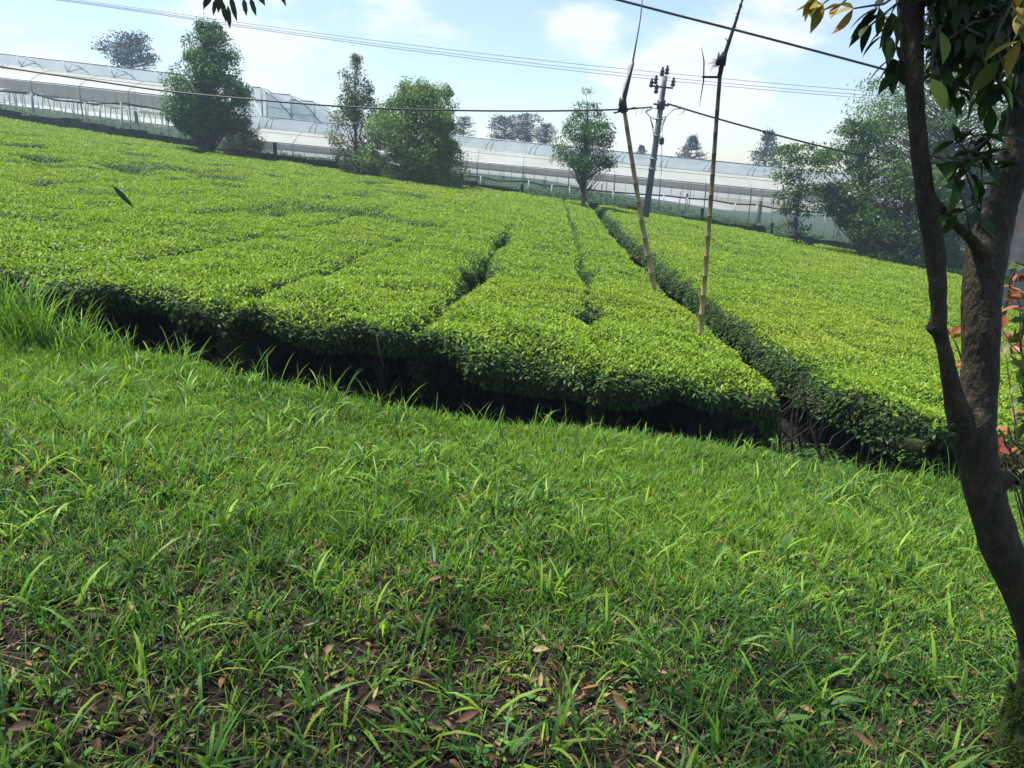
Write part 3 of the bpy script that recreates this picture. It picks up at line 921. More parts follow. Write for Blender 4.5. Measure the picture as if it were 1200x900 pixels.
def pine(px, base_py, top_py, Y, width_px, kind, lab, group=None):
    top = at(px, top_py, Y); bz = at(px, base_py, Y)[2]
    base = np.array([top[0], top[1], bz])
    g = float(ground(base[0], base[1])); full = base.copy(); full[2] = min(g, bz) - .2
    R = width_px / 2 * Y / F_PX; H = top[2] - bz
    t = thing('pine_tree', full, lab, 'pine tree', group)
    tr = MB(); cr = MB()
    tr.tube([full, (full + top) / 2, top], [R * .05 + .06, R * .04, .03], 7, (.08, .065, .05))
    n = 110 if kind == 'cone' else 90
    for i in range(n):
        if kind == 'cone':
            tier = rng.integers(0, 8); h = (tier + .12 * rng.random()) / 8
            r = R * (1 - h) ** .95 * rng.uniform(.6, 1.0) + .08
        elif kind == 'cloud':
            h = rng.uniform(.1, 1); r = R * rng.uniform(.2, 1) * (1.05 - abs(h - .5) * .9)
        a_ = rng.random() * 6.283
        p = np.array([base[0], base[1], bz + H * h])
        q = p + np.array([math.cos(a_) * r, math.sin(a_) * r, .12 * r])
        tr.tube([p - np.array([0, 0, .1 * r]), q], [.05, .02], 4, (.08, .065, .05))
        m_ = 20 if kind == 'cone' else 34
        ts = rng.uniform(.35, 1.05, m_)[:, None]
        if kind == 'cloud':
            P = q + rng.normal(0, 1, (m_, 3)) * np.array([.13, .13, .07]) * R
        else:
            P = p + (q - p) * ts + rng.normal(0, .05, (m_, 3)) * R
        dd = (q - p) * .6 / max(r, .1) + rng.normal(0, .5, (m_, 3)) + np.array([0, 0, .25])
        L = R * rng.uniform(.07, .13, m_)
        cr.leaves(P, dd, rng.normal(0, 1, (m_, 3)), L, L * .4, PN[rng.integers(0, 3, m_)], .2, .1, 1)
    cr.build('crown', MAT['pine'], t); tr.build('trunk', MAT['bark'], t)


pine(151, 84, 44, 96, 64, 'cloud', 'dark pine of loose clumps rising behind the left greenhouse ridge')
GP = 'pines in a row behind the middle greenhouse'
pine(544, 172, 137, 98, 26, 'cloud', 'dark pine peeping out directly right of the round bush', GP)
pine(592, 170, 138, 100, 40, 'cloud', 'broad blue green pine, left one of the dense pine clump', GP)
pine(618, 172, 136, 104, 40, 'cloud', 'tallest blue green pine in the dense clump behind the greenhouse', GP)
pine(641, 174, 146, 100, 28, 'cloud', 'small pine at the right end of the dense pine clump', GP)
pine(752, 186, 170, 105, 24, 'cone', 'pine tip just showing over the ridge beside the utility pole')
pine(812, 192, 158, 100, 44, 'cone', 'conical tiered pine standing alone between the two bamboo poles')
pine(902, 200, 152, 104, 58, 'cone', 'large dark pine behind the thin layered tree')
pine(1082, 190, 150, 100, 44, 'cloud', 'hazy pine behind the forked tree limbs')


# ------------------------------------------------------------------ greenhouses
def line(p, q, x0, x1, Y):
    """pixel line through p and q evaluated at columns x0, x1, as world points at depth Y"""
    s = (q[1] - p[1]) / (q[0] - p[0])
    f = lambda x: at(x, p[1] + s * (x - p[0]), Y)
    return f(x0), f(x1)


def greenhouse(lab, x0, x1, Y, ridge, vent, eave, band, foot, style, gable_right=True):
    A, B = line(*ridge, x0, x1, Y); Av, Bv = line(*vent, x0, x1, Y - .5)
    # keep every line on the same span of world x
    def L(spec, Yd):
        a_, b_ = line(*spec, x0, x1, Yd)
        s = (b_ - a_) / (b_[0] - a_[0])
        return a_ + s * (A[0] - a_[0]), a_ + s * (B[0] - a_[0])
    Av, Bv = L(vent, Y - .35); Ae, Be = L(eave, Y - 3); Ac, Bc = L(band, Y - 3); Af, Bf = L(foot, Y - 3)
    n = int(round(abs(B[0] - A[0]) / 2.85)); ts = np.linspace(0, 1, n + 1)
    base = (A + B) / 2; base[2] = float(ground(base[0], Y))
    t = thing('greenhouse', base, lab, 'greenhouse')
    P = lambda a_, b_, s: a_ + (b_ - a_) * s
    # white lower roof, gently bowed, then clear vent band, then back slope
    m_ = MB()
    rows_ = [np.array([P(Ae, Be, s) for s in ts])]
    top_row = np.array([P(Av, Bv, s) for s in ts])
    for k in (1, 2, 3):
        w = k / 4
        rows_.append(rows_[0] * (1 - w) + top_row * w + np.array([0, 0, .16 * math.sin(math.pi * w)]))
    rows_.append(top_row)
    for a_, b_ in zip(rows_[:-1], rows_[1:]):
        m_.strip(a_, b_)
    m_.build('roof_film', MAT['film_white'], t)
    m_ = MB()
    rr = np.array([P(A, B, s) for s in ts])
    m_.strip(top_row + np.array([0, .25, -.1]), rr)
    back = rr + np.array([0, 4.5, -2.2])
    m_.strip(rr, (rr + back) / 2 + np.array([0, 0, .2])); m_.strip((rr + back) / 2 + np.array([0, 0, .2]), back)
    m_.build('vent_film', MAT['film_clear'], t)
    # frames
    m_ = MB()
    m_.tube([A, B], .035, 6); m_.tube([Av, Bv], .03, 6); m_.tube([Ae + np.array([0, -.03, 0]), Be + np.array([0, -.03, 0])], .035, 6)
    for s in ts[:-1] + .12 / n:
        r0, v0 = P(A, B, s) + np.array([0, -.06, 0]), P(Av, Bv, s) + np.array([0, -.06, 0])
        dx = (B - A) / np.linalg.norm(B - A)
        h = r0[2] - v0[2]
        if style == 'truss':
            o_ = dx * .45
            m_.tube([r0, v0 + o_], .028, 5); m_.tube([v0 + o_, r0 + o_ * 1.25 - np.array([0, 0, h * .15])], .02, 5)
            pts = [r0 + o_ * 1.25 + (P(A, B, s) * 0) - np.array([0, 0, .12 * h]), r0 + dx * 1.05 - np.array([0, 0, h * .42]), r0 + dx * 1.5 - np.array([0, 0, h * .78]), v0 + dx * 1.75]
            m_.tube(pts, .024, 5)
            m_.tube([v0 + o_, r0 + dx * .85 - np.array([0, 0, h * .6]), r0 + dx * 1.15 - np.array([0, 0, h * .5])], .02, 5)
        else:
            for wd in (.55, .95):
                pts = [v0 + dx * .0 + dx * (.55 - wd) * .0, v0 + dx * .12 + np.array([0, 0, h * .45]), v0 + dx * wd * .55 + np.array([0, 0, h * .82]), r0 + dx * wd]
                m_.tube([p_ + dx * (wd - .55) * 1.1 * 0 for p_ in pts] if wd < .6 else [v0 + dx * .35] + pts[2:], .026, 5)
    m_.build('truss_frame', MAT['grey_metal'], t)
    # curtain wall
    m_ = MB()
    for s0, s1 in zip(ts[:-1], ts[1:]):
        sub = np.linspace(s0, s1, 9)
        wav = np.array([[0, .03 * math.sin(i * 2.1 + s0 * 40), 0] for i in range(9)])
        m_.strip(np.array([P(Ae, Be, s) for s in sub]) + np.array([0, 0, -.05]), np.array([P(Ac, Bc, s) for s in sub]) + wav + np.array([0, .04, 0]))
    m_.build('side_curtain', MAT['curtain'], t)
    m_ = MB()
    for s0 in np.linspace(0, 1, n * 4 + 1):
        e_, c_ = P(Ae, Be, s0) + np.array([0, -.045, -.05]), P(Ac, Bc, s0) + np.array([0, -.03, -.45])
        m_.tube([e_, c_], .014 if (round(s0 * n * 4) % 4) else .03, 4)
    m_.tube([Ac + np.array([0, -.03, 0]), Bc + np.array([0, -.03, 0])], .022, 5)
    m_.build('curtain_ribs', MAT['rib'], t)
    m_ = MB()
    for s0 in ts:
        rr_ = [P(Ae, Be, s0) * (1 - w) + P(Av, Bv, s0) * w + np.array([0, -.02, .03 + .16 * math.sin(math.pi * w)]) for w in (0, .25, .5, .75, 1)]
        m_.tube(rr_, .014, 4)
    e_ = np.array([0, -.02, .17])
    m_.tube([(Ae + Av) / 2 + e_, (Be + Bv) / 2 + e_], .014, 4)
    m_.build('film_seams', MAT['rib'], t)
    m_ = MB()
    sub = np.linspace(0, 1, n * 6 + 1)
    up = np.array([P(Ac, Bc, s) for s in sub]) + np.array([0, .06, .1]); dn = np.array([P(Ac, Bc, s) for s in sub]) + np.array([0, .02, -1]) * np.array([1, 1, .55])
    m_.strip(up, dn)
    m_.build('insect_net', MAT['curtain_thin'], t)
    # posts
    for row, dy in enumerate((-3.0, 1.2, 4.4)):
        for s in (ts if row == 0 else ts[::2]):
            top_ = P(Ae, Be, s) if row == 0 else P(Ae, Be, s) + np.array([0, dy + 3, 0])
            ft = top_.copy(); ft[2] = float(ground(top_[0], top_[1])) - .05
            mm = MB(); mm.tube([ft, top_], .035, 6); mm.build('post', MAT['rib'], t)
    # gable ends
    for Q, Qe, Qv, go in ((B, Be, Bv, gable_right), (A, Ae, Av, True)):
        if not go:
            continue
        m_ = MB()
        bk = Q + np.array([0, 4.5, -2.2])
        lowf = Qe.copy(); lowf[2] -= 1.3; lowb = bk.copy(); lowb[2] = lowf[2]
        poly = np.array([lowf, Qe, Qv, Q, bk, lowb])
        m_.add(poly, [(0, 1, 2), (0, 2, 3), (0, 3, 4), (0, 4, 5)])
        m_.build('gable_film', MAT['film_clear'], t)
    return A, B, Ae, Be, t


GA = greenhouse('long white greenhouse with V shaped ridge trusses at the upper left', -260, 283, 50,
                ((0, 62.7), (200, 85.9)), ((10, 76.7), (158, 94)), ((0, 90.7), (160, 108.7)), ((0, 107), (160, 125)), ((0, 135), (160, 158)), 'truss')
GB = greenhouse('long white greenhouse with curved ridge vents behind the utility pole', 306, 1120, 51,
                ((393, 145), (922, 197)), ((396, 159), (907, 209)), ((407, 175), (900, 222.5)), ((407, 183), (900, 231)), ((407, 200), (905, 260)), 'arc')
# stepped clear bays between both
for k, (xa, ya, xb, lab) in enumerate((
        (288, 101, 306, 'highest bay of clear stepped greenhouse frames right of the tall dark tree'),
        (318, 109, 341, 'middle bay of clear stepped greenhouse frames above the sapling'),
        (346, 117, 368, 'lowest bay of clear stepped greenhouse frames left of the slender tree'))):
    Yb = 60
    p = at(xb, ya + (xb - xa) * .1, Yb); q = at(xa - 6, ya - .6, Yb)
    low = p.copy(); low[2] = float(ground(p[0], Yb)); low[2] = min(low[2], p[2] - 2.6)
    t = thing('greenhouse_bay', low, lab, 'greenhouse', 'clear stepped greenhouse bays')
    fr = MB(); fl = MB()
    l2 = q.copy(); l2[2] = low[2]
    far_p, far_q = p + np.array([0, 5, -.2]), q + np.array([0, 5, -.2])
    right = at(xb + 36, ya + 36, Yb - .2); rlow = right.copy(); rlow[2] = low[2]
    fr.tube([low, p], .05, 6); fr.tube([q, p], .045, 6); fr.tube([l2, q], .05, 6); fr.tube([rlow, right], .045, 6)
    midp = p * .45 + right * .55 + np.array([0, 0, .25])
    fr.tube([p, midp, right], .04, 6)
    pm = p.copy(); pm[2] -= 1.0; qm = q.copy(); qm[2] -= 1.0
    fr.tube([pm, qm], .03, 5)
    fr.tube([p, far_p], .04, 5)
    fr.build('frame', MAT['grey_metal'], t)
    fl.strip(np.array([q, p, midp, right]), np.array([l2, low, (low + rlow) / 2, rlow]))
    fl.strip(np.array([q, p]), np.array([far_q, far_p]))
    fl.strip(np.array([p, midp, right]), np.array([far_p, midp + np.array([0, 5, 0]), right + np.array([0, 5, 0])]))
    fl.build('clear_film', MAT['film_clear'], t)

# white A-shaped trestles under the left greenhouse
proto = None
for i, px in enumerate(list(range(6, 262, 13))):
    jy = 46.7 + (i % 3) * 1.3
    p = at(px, 150 + px * .1, jy); p[2] = float(ground(p[0], jy))
    if proto is None:
        proto = bpy.data.objects.new('trestle', None); COL.objects.link(proto)
        parts = []
        for nm, pts in (('leg', [(-.38, 0, 0), (-.12, 0, 1.7)]), ('leg', [(.38, 0, 0), (.12, 0, 1.7)]), ('crossbar', [(-.27, 0.0, .95), (.27, 0, .95)]), ('top_rail', [(-.75, 0, 1.68), (.75, 0, 1.68)])):
            mm = MB(); mm.tube([np.array(q_) for q_ in pts], .036 if nm == 'leg' else .03, 6)
            parts.append(mm.build(nm, MAT['white_metal'], proto))
        o = proto
    else:
        o = proto.copy(); COL.objects.link(o)
        for ch in parts:
            c_ = ch.copy(); c_.parent = o; COL.objects.link(c_)
    o.location = [float(q_) for q_ in p]
    o.rotation_euler = (0, 0, float(rng.normal(0, .25)))
    tag(o, 'white A shaped trestle standing under the left greenhouse', 'trestle', 'white trestles under the left greenhouse')

# planting beyond the wall
cp = MB()
N = 30000
by = rng.uniform(42.5, 58, N); bx = rng.uniform(-1, 1, N) * (.7 * by + 2)
by = np.round(by / 1.2) * 1.2 + rng.normal(0, .16, N)
dn = vnoise(bx * .35, by * .35, 33)
hh = .3 + .5 * sstep(.5, .8, dn)
p = np.stack([bx, by, ground(bx, by) + rng.random(N) * hh], 1)
az = rng.random(N) * 6.283
d = np.stack([np.cos(az), np.sin(az), rng.uniform(-.2, .8, N)], 1)
cp.leaves(p, d, np.array([0, 0, 1.0]) + rng.normal(0, .4, (N, 3)), rng.uniform(.14, .28, N), rng.uniform(.07, .14, N), np.array([.045, .105, .04]) * rng.uniform(.6, 1.4, N)[:, None], .2, .3, 1)
tag(cp.build('crop_plants', MAT['tree_leaf']), 'low green crop plants growing in beds beyond the wall', 'crop plants', kind='stuff')
# taller weeds behind wall at px 640-720
# net fences
ropeB = [(533, 207), (563, 207), (585, 212), (618, 212.5), (637, 217), (657, 218), (683, 222), (730, 226), (750, 227.5), (782, 229.5), (807, 232.5), (832, 234), (860, 239), (887, 240), (907, 244), (940, 247), (968, 250), (1000, 255), (1030, 258)]
ropeA = [(-60, 102), (-20, 106), (0, 106.7), (38, 109), (64, 117), (113, 122), (144, 120.5), (175, 126), (215, 134), (250, 137), (290, 146)]


def net_fence(rope, Y, lab, postpx, cond=None):
    pts = np.array([at(x, y, Y) for x, y in rope])
    base = pts[len(pts) // 2].copy(); base[2] = float(ground(base[0], Y))
    t = thing('net_fence', base, lab, 'fence')
    m_ = MB(); m_.tube(pts, .05, 6); m_.build('rope', MAT['rope'], t)
    low = pts.copy(); low[:, 2] = ground(low[:, 0], low[:, 1])
    m_ = MB(); m_.strip(pts, low); m_.build('net', MAT['greennet'], t)
    for x in postpx:
        y = np.interp(x, [r[0] for r in rope], [r[1] for r in rope])
        p = at(x, y, Y - .1); g = p.copy(); g[2] = float(ground(p[0], p[1])) - .05
        m_ = MB(); m_.tube([g, p + np.array([rng.normal(0, .05), 0, .05])], .04, 7); m_.build('post', MAT['rib'], t)


net_fence(ropeB, 44, 'sagging green net fence on white posts below the middle greenhouse', [564, 618, 645, 669, 720, 778, 806, 832, 859, 887, 914, 941, 968, 1000])
net_fence(ropeA, 44, 'sagging green net fence below the left greenhouse with white slanting posts', [-30, 36, 100, 142, 196, 250])


# ------------------------------------------------------------------ walls and hedges along the field
def wall_run(name, lab, cat, tops, Y, thick, mat, group=None, leafy=False, foot=.35):
    """stepped run: tops is a list of (px0, px1, py0, py1)"""
    p0 = at(tops[0][0], tops[0][2], Y); c0 = p0.copy(); c0[2] = float(ground(c0[0], Y))
    t = thing(name, c0, lab, cat, group)
    body = MB(); lv = MB()
    for x0, x1, y0, y1 in tops:
        a_, b_ = at(x0, y0, Y), at(x1, y1, Y)
        n = max(2, int((b_[0] - a_[0]) / .35))
        s = np.linspace(0, 1, n)
        top_ = a_ + (b_ - a_) * s[:, None]
        jit = .05 * (vnoise(s * n * .7, 0 * s + x0, 81) - .5) * 2
        low = tea_top(top_[:, 0], top_[:, 1]) - .95
        f0 = np.stack([top_[:, 0], top_[:, 1] - thick / 2 + .04 * jit, low], 1)
        f1 = np.stack([top_[:, 0], top_[:, 1] - thick / 2 + .06 * jit, top_[:, 2] + jit], 1)
        b1 = f1 + np.array([0, thick, 0]); b0 = f0 + np.array([0, thick, 0])
        body.strip(f0, f1); body.strip(f1, b1); body.strip(b1, b0)
        for e_ in (0, -1):
            body.add([f0[e_], f1[e_], b1[e_], b0[e_]], [(0, 1, 2), (0, 2, 3)])
        if leafy:
            N = int((b_[0] - a_[0]) * 420)
            r = rng.random(N); q = a_ + (b_ - a_) * r[:, None]
            lowz = tea_top(q[:, 0], q[:, 1]) - .5
            face = rng.random(N) < .7
            q[:, 1] += np.where(face, -thick / 2, rng.uniform(-.5, .5, N) * thick)
            q[:, 2] = np.where(face, lowz + (q[:, 2] - lowz) * rng.random(N), q[:, 2] + rng.normal(.02, .04, N))
            d_ = rng.normal(0, .6, (N, 3)) + np.array([0, -.6, .3])
            L = rng.uniform(.07, .13, N)
            lv.leaves(q, d_, np.array([0, 0, 1.0]) + rng.normal(0, .4, (N, 3)), L, L * .5, DG[rng.integers(0, 4, N)] * .85, .2, .2, 1)
    if leafy:
        lv.build('foliage', MAT['tree_leaf'], t)
        body.build('branch_core', MAT['tea_core'], t)
    else:
        body.build('stones', mat, t, flat=True)
    return t


wall_run('stone_wall', 'dark mossy stone wall stepping down along the tea below the left greenhouse', 'wall',
         [(-90, 22, 121, 130), (22.3, 93, 135, 140), (93.3, 133, 143, 148), (133.3, 171, 151, 153), (171.3, 250, 157, 166.5), (250.3, 324, 173, 180)], 40.6, .35, MAT['stone'])
wall_run('clipped_hedge', 'low dark clipped hedge between the sapling and the slender tree', 'hedge', [(325, 395, 180.5, 190), (395, 445, 193.5, 199)], 40.6, .5, None, 'dark clipped hedges along the field edge', True)
wall_run('stone_wall', 'short dark stone wall stepping down right of the round bush', 'wall', [(500, 560, 206, 212), (560.3, 608, 215, 221.5)], 40.6, .35, MAT['stone'])
wall_run('clipped_hedge', 'dark clipped hedge behind the young tree with thinning top', 'hedge', [(613, 672, 228.5, 234), (672, 735, 234, 243)], 40.4, .6, None, 'dark clipped hedges along the field edge', True)
wall_run('clipped_hedge', 'dark clipped hedge between the utility pole and the right bamboo pole', 'hedge', [(735, 760, 241, 247), (760, 836, 249, 257)], 40.2, .6, None, 'dark clipped hedges along the field edge', True)
wall_run('clipped_hedge', 'dark clipped hedge ending in a rounded bush right of the right bamboo pole', 'hedge', [(836, 880, 258.5, 265), (880, 896, 262, 266)], 40.2, .7, None, 'dark clipped hedges along the field edge', True)
wall_run('stone_wall', 'low dark stone wall beneath the thin layered tree', 'wall', [(896, 950, 274, 277), (950.3, 1000, 279, 285), (1000.3, 1130, 287, 300)], 40.2, .35, MAT['stone'])
for i, (px, y0, y1, lab) in enumerate(((322, 168, 185, 'dark stub post at the end of the left stone wall'), (395, 184, 200, 'dark stub post left of the slender tree'), (541, 204, 218, 'dark stub post right of the round bush'), (612, 217, 234, 'dark stub post in the gap before the young tree'), (823, 245, 268, 'dark stub post beside the right bamboo pole'), (905, 262, 280, 'dark stub post left of the thin layered tree'))):
    p = at(px, y0, 40.05); g = p.copy(); g[2] = float(tea_top(p[0], 40.05)) - .9
    t = thing('stub_post', g, lab, 'post', 'dark stub posts along the field edge')
    mb = MB(); mb.box((p + g) / 2, (.15, .15, p[2] - g[2])); mb.build('shaft', MAT['stone'], t, flat=True)
    mb = MB(); mb.lathe(p, (0, 0, 1), [(0, .1), (.03, .1), (.06, .03)], 8); mb.build('cap', MAT['stone'], t)

# ------------------------------------------------------------------ utility pole
YP = 33.0
top = at(779, 92, YP); bot = at(757, 250, YP); s_ = (top - bot)
foot = bot - s_ * (bot[2] - float(ground(bot[0], YP)) + .1) / s_[2]
tp = thing('utility_pole', foot, 'dark leaning utility pole crowned with insulators, standing in the tea', 'utility pole')
mb = MB(); mb.tube([foot, (foot + top) / 2, top + unit(s_) * .1], [.15, .13, .1], 12); mb.build('pole', MAT['pole'], tp)
u = unit(s_); rx = unit(np.cross(u, np.array([0, 1.0, 0])))
for k, (oy, ox0, ox1) in enumerate(((-.35, -.35, .5),)):
    mb = MB(); c_ = top + u * oy + np.array([0, -.18, 0]); mb.tube([c_ + rx * ox0, c_ + rx * ox1], .04, 6); mb.build('crossarm', MAT['dark'], tp)
INS = [(-.33, -.3, 0), (-.02, .12, 0), (.16, .05, 0.0), (.38, -.28, -.05), (.52, -.4, .05), (.3, -.62, 0)]
for ox, oy, oz in INS:
    b0 = top + rx * ox + u * oy + np.array([0, -.18 + oz, 0])
    mb = MB(); mb.lathe(b0, u, [(0, .035), (.04, .09), (.09, .095), (.13, .05), (.16, .085), (.22, .08), (.26, .04), (.31, .055), (.36, .02)], 9); mb.build('insulator', MAT['dark'], tp)
mb = MB(); cpt = top - u * 1.0; mb.tube([cpt - u * .18, cpt + u * .18], .17, 12)
mb.tube([cpt + rx * -.3 + np.array([0, -.1, 0]), cpt + rx * .32 + np.array([0, -.1, 0])], .05, 6); mb.build('clamp_collar', MAT['dark'], tp)
for oy in (-1.55, -2.2, -3.1, -3.5):
    mb = MB(); cpt = top + u * oy; mb.tube([cpt - u * .03, cpt + u * .03], .165, 12); mb.build('band', MAT['grey_metal'], tp)
# drop wires looping round the pole
jn = at(764, 126, YP - .3); jr = at(783, 122, YP - .3)
mb = MB()
for ex, ey in ((768, 165), (766, 150), (768, 140)):
    a_ = jn + np.array([rng.normal(0, .1), 0, 0]); b_ = at(ex, ey, YP - .25)
    mb.tube([a_, at(755 + (ex - 764) * .5, 131, YP - .3), at(762, 137, YP - .3), b_], .018, 5)
for ex, ey in ((774, 148), (772, 160), (776, 138)):
    b_ = at(ex, ey, YP - .25)
    mb.tube([at(800, 127, YP - .3), at(790, 128, YP - .3), at(781, 136, YP - .3), b_], .018, 5)
for k in range(12):
    x = rng.choice([rng.uniform(745, 768), rng.uniform(790, 806)])
    a_ = at(x, np.interp(x, [745, 768, 790, 806], [128, 127, 124, 130]), YP - .3)
    mb.tube([a_, a_ + np.array([rng.normal(0, .2), 0, rng.uniform(-.3, .3)])], .008, 4)
mb.build('drop_wires', MAT['thin_wire'], tp)
t = thing('hanging_weight', at(775, 166, YP - .4), 'small dark weight hanging on a thin line beside the utility pole', 'weight')
mb = MB(); mb.lathe(at(775, 170, YP - .4), (0, 0, 1), [(0, .03), (.05, .1), (.25, .1), (.32, .03)], 8); mb.build('body', MAT['dark'], t)
mb = MB(); mb.tube([at(775, 205, YP - .4), at(775.5, 170, YP - .4), at(777, 145, YP - .4)], .012, 4); mb.build('line', MAT['thin_wire'], t)


# ------------------------------------------------------------------ wires
def wire(pts, r, mat, lab, group=None, sub=6, name='overhead_cable', cat='cable'):
    P = np.array([at(*p) for p in pts])
    ts = np.arange(len(P)); tt = np.linspace(0, len(P) - 1, (len(P) - 1) * sub + 1)
    # Catmull-Rom
    out = []
    for t_ in tt:
        i = min(int(t_), len(P) - 2); f_ = t_ - i
        p0 = P[max(i - 1, 0)]; p1 = P[i]; p2 = P[i + 1]; p3 = P[min(i + 2, len(P) - 1)]
        out.append(.5 * ((2 * p1) + (-p0 + p2) * f_ + (2 * p0 - 5 * p1 + 4 * p2 - p3) * f_ ** 2 + (-p0 + 3 * p1 - 3 * p2 + p3) * f_ ** 3))
    m_ = MB(); m_.tube(out, r, 6)
    o = m_.build(name, MAT[mat]); tag(o, lab, cat, group)
    return o


wire([(-160, 50, YP), (0, 78, YP), (100, 93, YP), (197, 107, YP), (300, 117, YP), (420, 126, YP), (540, 129.5, YP), (640, 130, YP), (720, 128.5, YP), (764, 125.5, YP)], .038, 'cable', 'thick black cable running from the left past the round bush to the utility pole')
mb = None
wire([(782, 121.5, YP), (830, 136, YP), (880, 150, YP), (940, 166, YP), (1000, 180, YP), (1060, 192, YP), (1200, 214, YP), (1400, 240, YP)], .038, 'cable', 'thick black cable sloping down from the utility pole to the right')
wire([(560, -42, 24), (725, 0, 24), (800, 19.5, 24), (900, 45, 24), (1050, 85, 24), (1180, 120, 24), (1400, 178, 24)], .035, 'cable', 'black cable crossing the sky at the upper right above the bamboo poles')
for k, (dy, lab) in enumerate(((0, 'thin grey power line, uppermost of three crossing the sky'), (5, 'thin grey power line in the middle of three crossing the sky'), (8.5, 'thin grey power line, lowest of three crossing the sky'))):
    wire([(-150, -30 + dy * .5, 62), (85, -1 + dy * .4, 62), (300, 29 + dy * .6, 62), (500, 55 + dy * .8, 62), (700, 77.5 + dy, 62), (900, 97 + dy, 62), (1050, 109 + dy, 62), (1300, 128 + dy, 62)], .022, 'thin_wire', lab, 'thin power lines across the sky')


# ------------------------------------------------------------------ bamboo poles
def culm(mb, pts, r0, r1, n_node, c0, c1):
    pts = np.asarray(pts, float)
    d_ = np.concatenate([[0], np.cumsum(np.linalg.norm(np.diff(pts, axis=0), axis=1))]); T = d_[-1]
    P = lambda s: np.array([np.interp(s * T, d_, pts[:, i]) for i in range(3)])
    ss = []; rr = []
    for k in range(n_node):
        for w, q in ((.0, 1.0), (.02, 1.07), (.04, 1.0), (.5, .95)):
            s = (k + w) / n_node; ss.append(s); rr.append((r0 + (r1 - r0) * s) * q)
    ss.append(1); rr.append(r1)
    V0 = mb.n
    mb.tube([P(s) for s in ss], rr, 10, (.3, .22, .1))
    col = []
    for s in ss:
        base = np.array(c0) * (1 - sstep(.35, .85, s)) + np.array(c1) * sstep(.35, .85, s)
        ring = (s * n_node) % 1
        base = base * (.62 if ring < .025 else .88 if ring > .9 else 1) * rng.uniform(.85, 1.15)
        col += [base] * 10
    mb.c[-1] = np.array(col)


# right pole
YB = 8.2
f0 = at(822, 372, YB); t0 = at(844.5, 78, YB - .1); dirb = t0 - f0
ft = f0 - dirb * (f0[2] - float(ground(f0[0], f0[1])) + .05) / dirb[2]
t = thing('bamboo_pole', ft, 'tall bamboo pole with a black palm rib tip and a short crossbar, right of two', 'bamboo pole', 'bamboo poles standing in the deep furrow')
mb = MB(); culm(mb, [ft, f0, at(832, 250, YB), at(839, 150, YB), t0], .033, .02, 17, (.38, .27, .11), (.1, .075, .06)); mb.build('culm', MAT['bamboo'], t)
mb = MB()
rib = [at(843, 90, YB - .12), at(848, 68, YB - .12), at(856, 44, YB - .12), at(864, 20, YB - .12), at(871, -4, YB - .12), at(877, -26, YB - .12)]
mb.tube(rib, [.024, .022, .018, .014, .009, .004], 8, (.02, .018, .016))
for k in range(60):
    s = rng.uniform(.1, .95); i = min(int(s * 5), 4); p = rib[i] + (rib[i + 1] - rib[i]) * (s * 5 - i)
    e_ = p + np.array([rng.normal(0, .02), rng.normal(0, .02), rng.uniform(-.05, .05)])
    mb.tube([p, e_], [.008, .002], 4, (.02, .018, .016))
mb.build('palm_rib', MAT['dark'], t)
mb = MB(); b0 = at(845, 70, YB - .13); mb.tube([b0 + np.array([0, 0, -.05]), b0 + np.array([.01, 0, .06])], [.05, .045], 10); mb.build('binding', MAT['dark'], t)
mb = MB()
n = 40; az = rng.random(n) * 6.283
mb.blades(np.tile(at(842, 74, YB - .13), (n, 1)) + rng.normal(0, .012, (n, 3)), math.pi + rng.normal(0, .7, n), rng.uniform(1.0, 2.2, n), rng.uniform(.2, 1.0, n), rng.uniform(.05, .14, n), np.full(n, .007), np.tile([.02, .018, .016], (n, 1)), 4)
mb.build('fibre_tuft', MAT['dark'], t)
mb = MB(); mb.tube([at(823, 90, YB - .1), at(844, 90.5, YB - .1)], .012, 7); mb.build('crossbar', MAT['dark'], t)
mb = MB(); mb.tube([at(822, 55, YB - .1), at(825, 72, YB - .1), at(824.5, 95, YB - .1), at(819.5, 125, YB - .1)], [.002, .007, .007, .002], 6); mb.build('curved_strip', MAT['dark'], t)
# left pole
YL = 11.6
f0 = at(763, 316, YL); t0 = at(731, 126, YL); dirb = t0 - f0
ft = f0 - dirb * (f0[2] - float(ground(f0[0], f0[1])) + .05) / dirb[2]
t = thing('bamboo_pole', ft, 'leaning yellow bamboo pole with torn plastic and a bent rod on top, left of two', 'bamboo pole', 'bamboo poles standing in the deep furrow')
mb = MB(); culm(mb, [ft, f0, at(752, 260, YL), at(741, 190, YL), t0], .047, .03, 13, (.4, .28, .13), (.3, .2, .11)); mb.build('culm', MAT['bamboo'], t)
mb = MB(); mb.tube([at(732, 132, YL - .05), at(729.5, 122, YL - .05), at(730, 114, YL - .05)], [.05, .06, .045], 9); mb.build('binding', MAT['dark'], t)
mb = MB(); mb.tube([at(727, 131, YL - .06), at(732, 112, YL - .06), at(742, 73, YL - .06)], [.04, .035, .018], 8); mb.build('rod_base', MAT['dark'], t)
mb = MB(); mb.tube([at(741, 76, YL - .06), at(746, 48, YL - .06), at(750.5, 22, YL - .06), at(752.5, 3, YL - .06), at(753, -25, YL - .06)], [.014, .011, .009, .007, .004], 6); mb.build('bent_rod', MAT['grey_metal'], t)
mb = MB()
A = np.array([at(741, 74, YL - .07), at(738.5, 84, YL - .07), at(735.5, 95, YL - .07), at(732, 108, YL - .07)])
B = np.array([at(736, 78, YL - .12), at(734.5, 90, YL - .14), at(731, 98, YL - .1), at(728.5, 109.5, YL - .09)])
mb.strip(A, B); mb.build('torn_plastic', MAT['plastic'], t)
mb = MB(); mb.tube([at(719, 132.5, YL - .03), at(745, 126, YL - .03)], .014, 6); mb.build('crossbar', MAT['dark'], t)

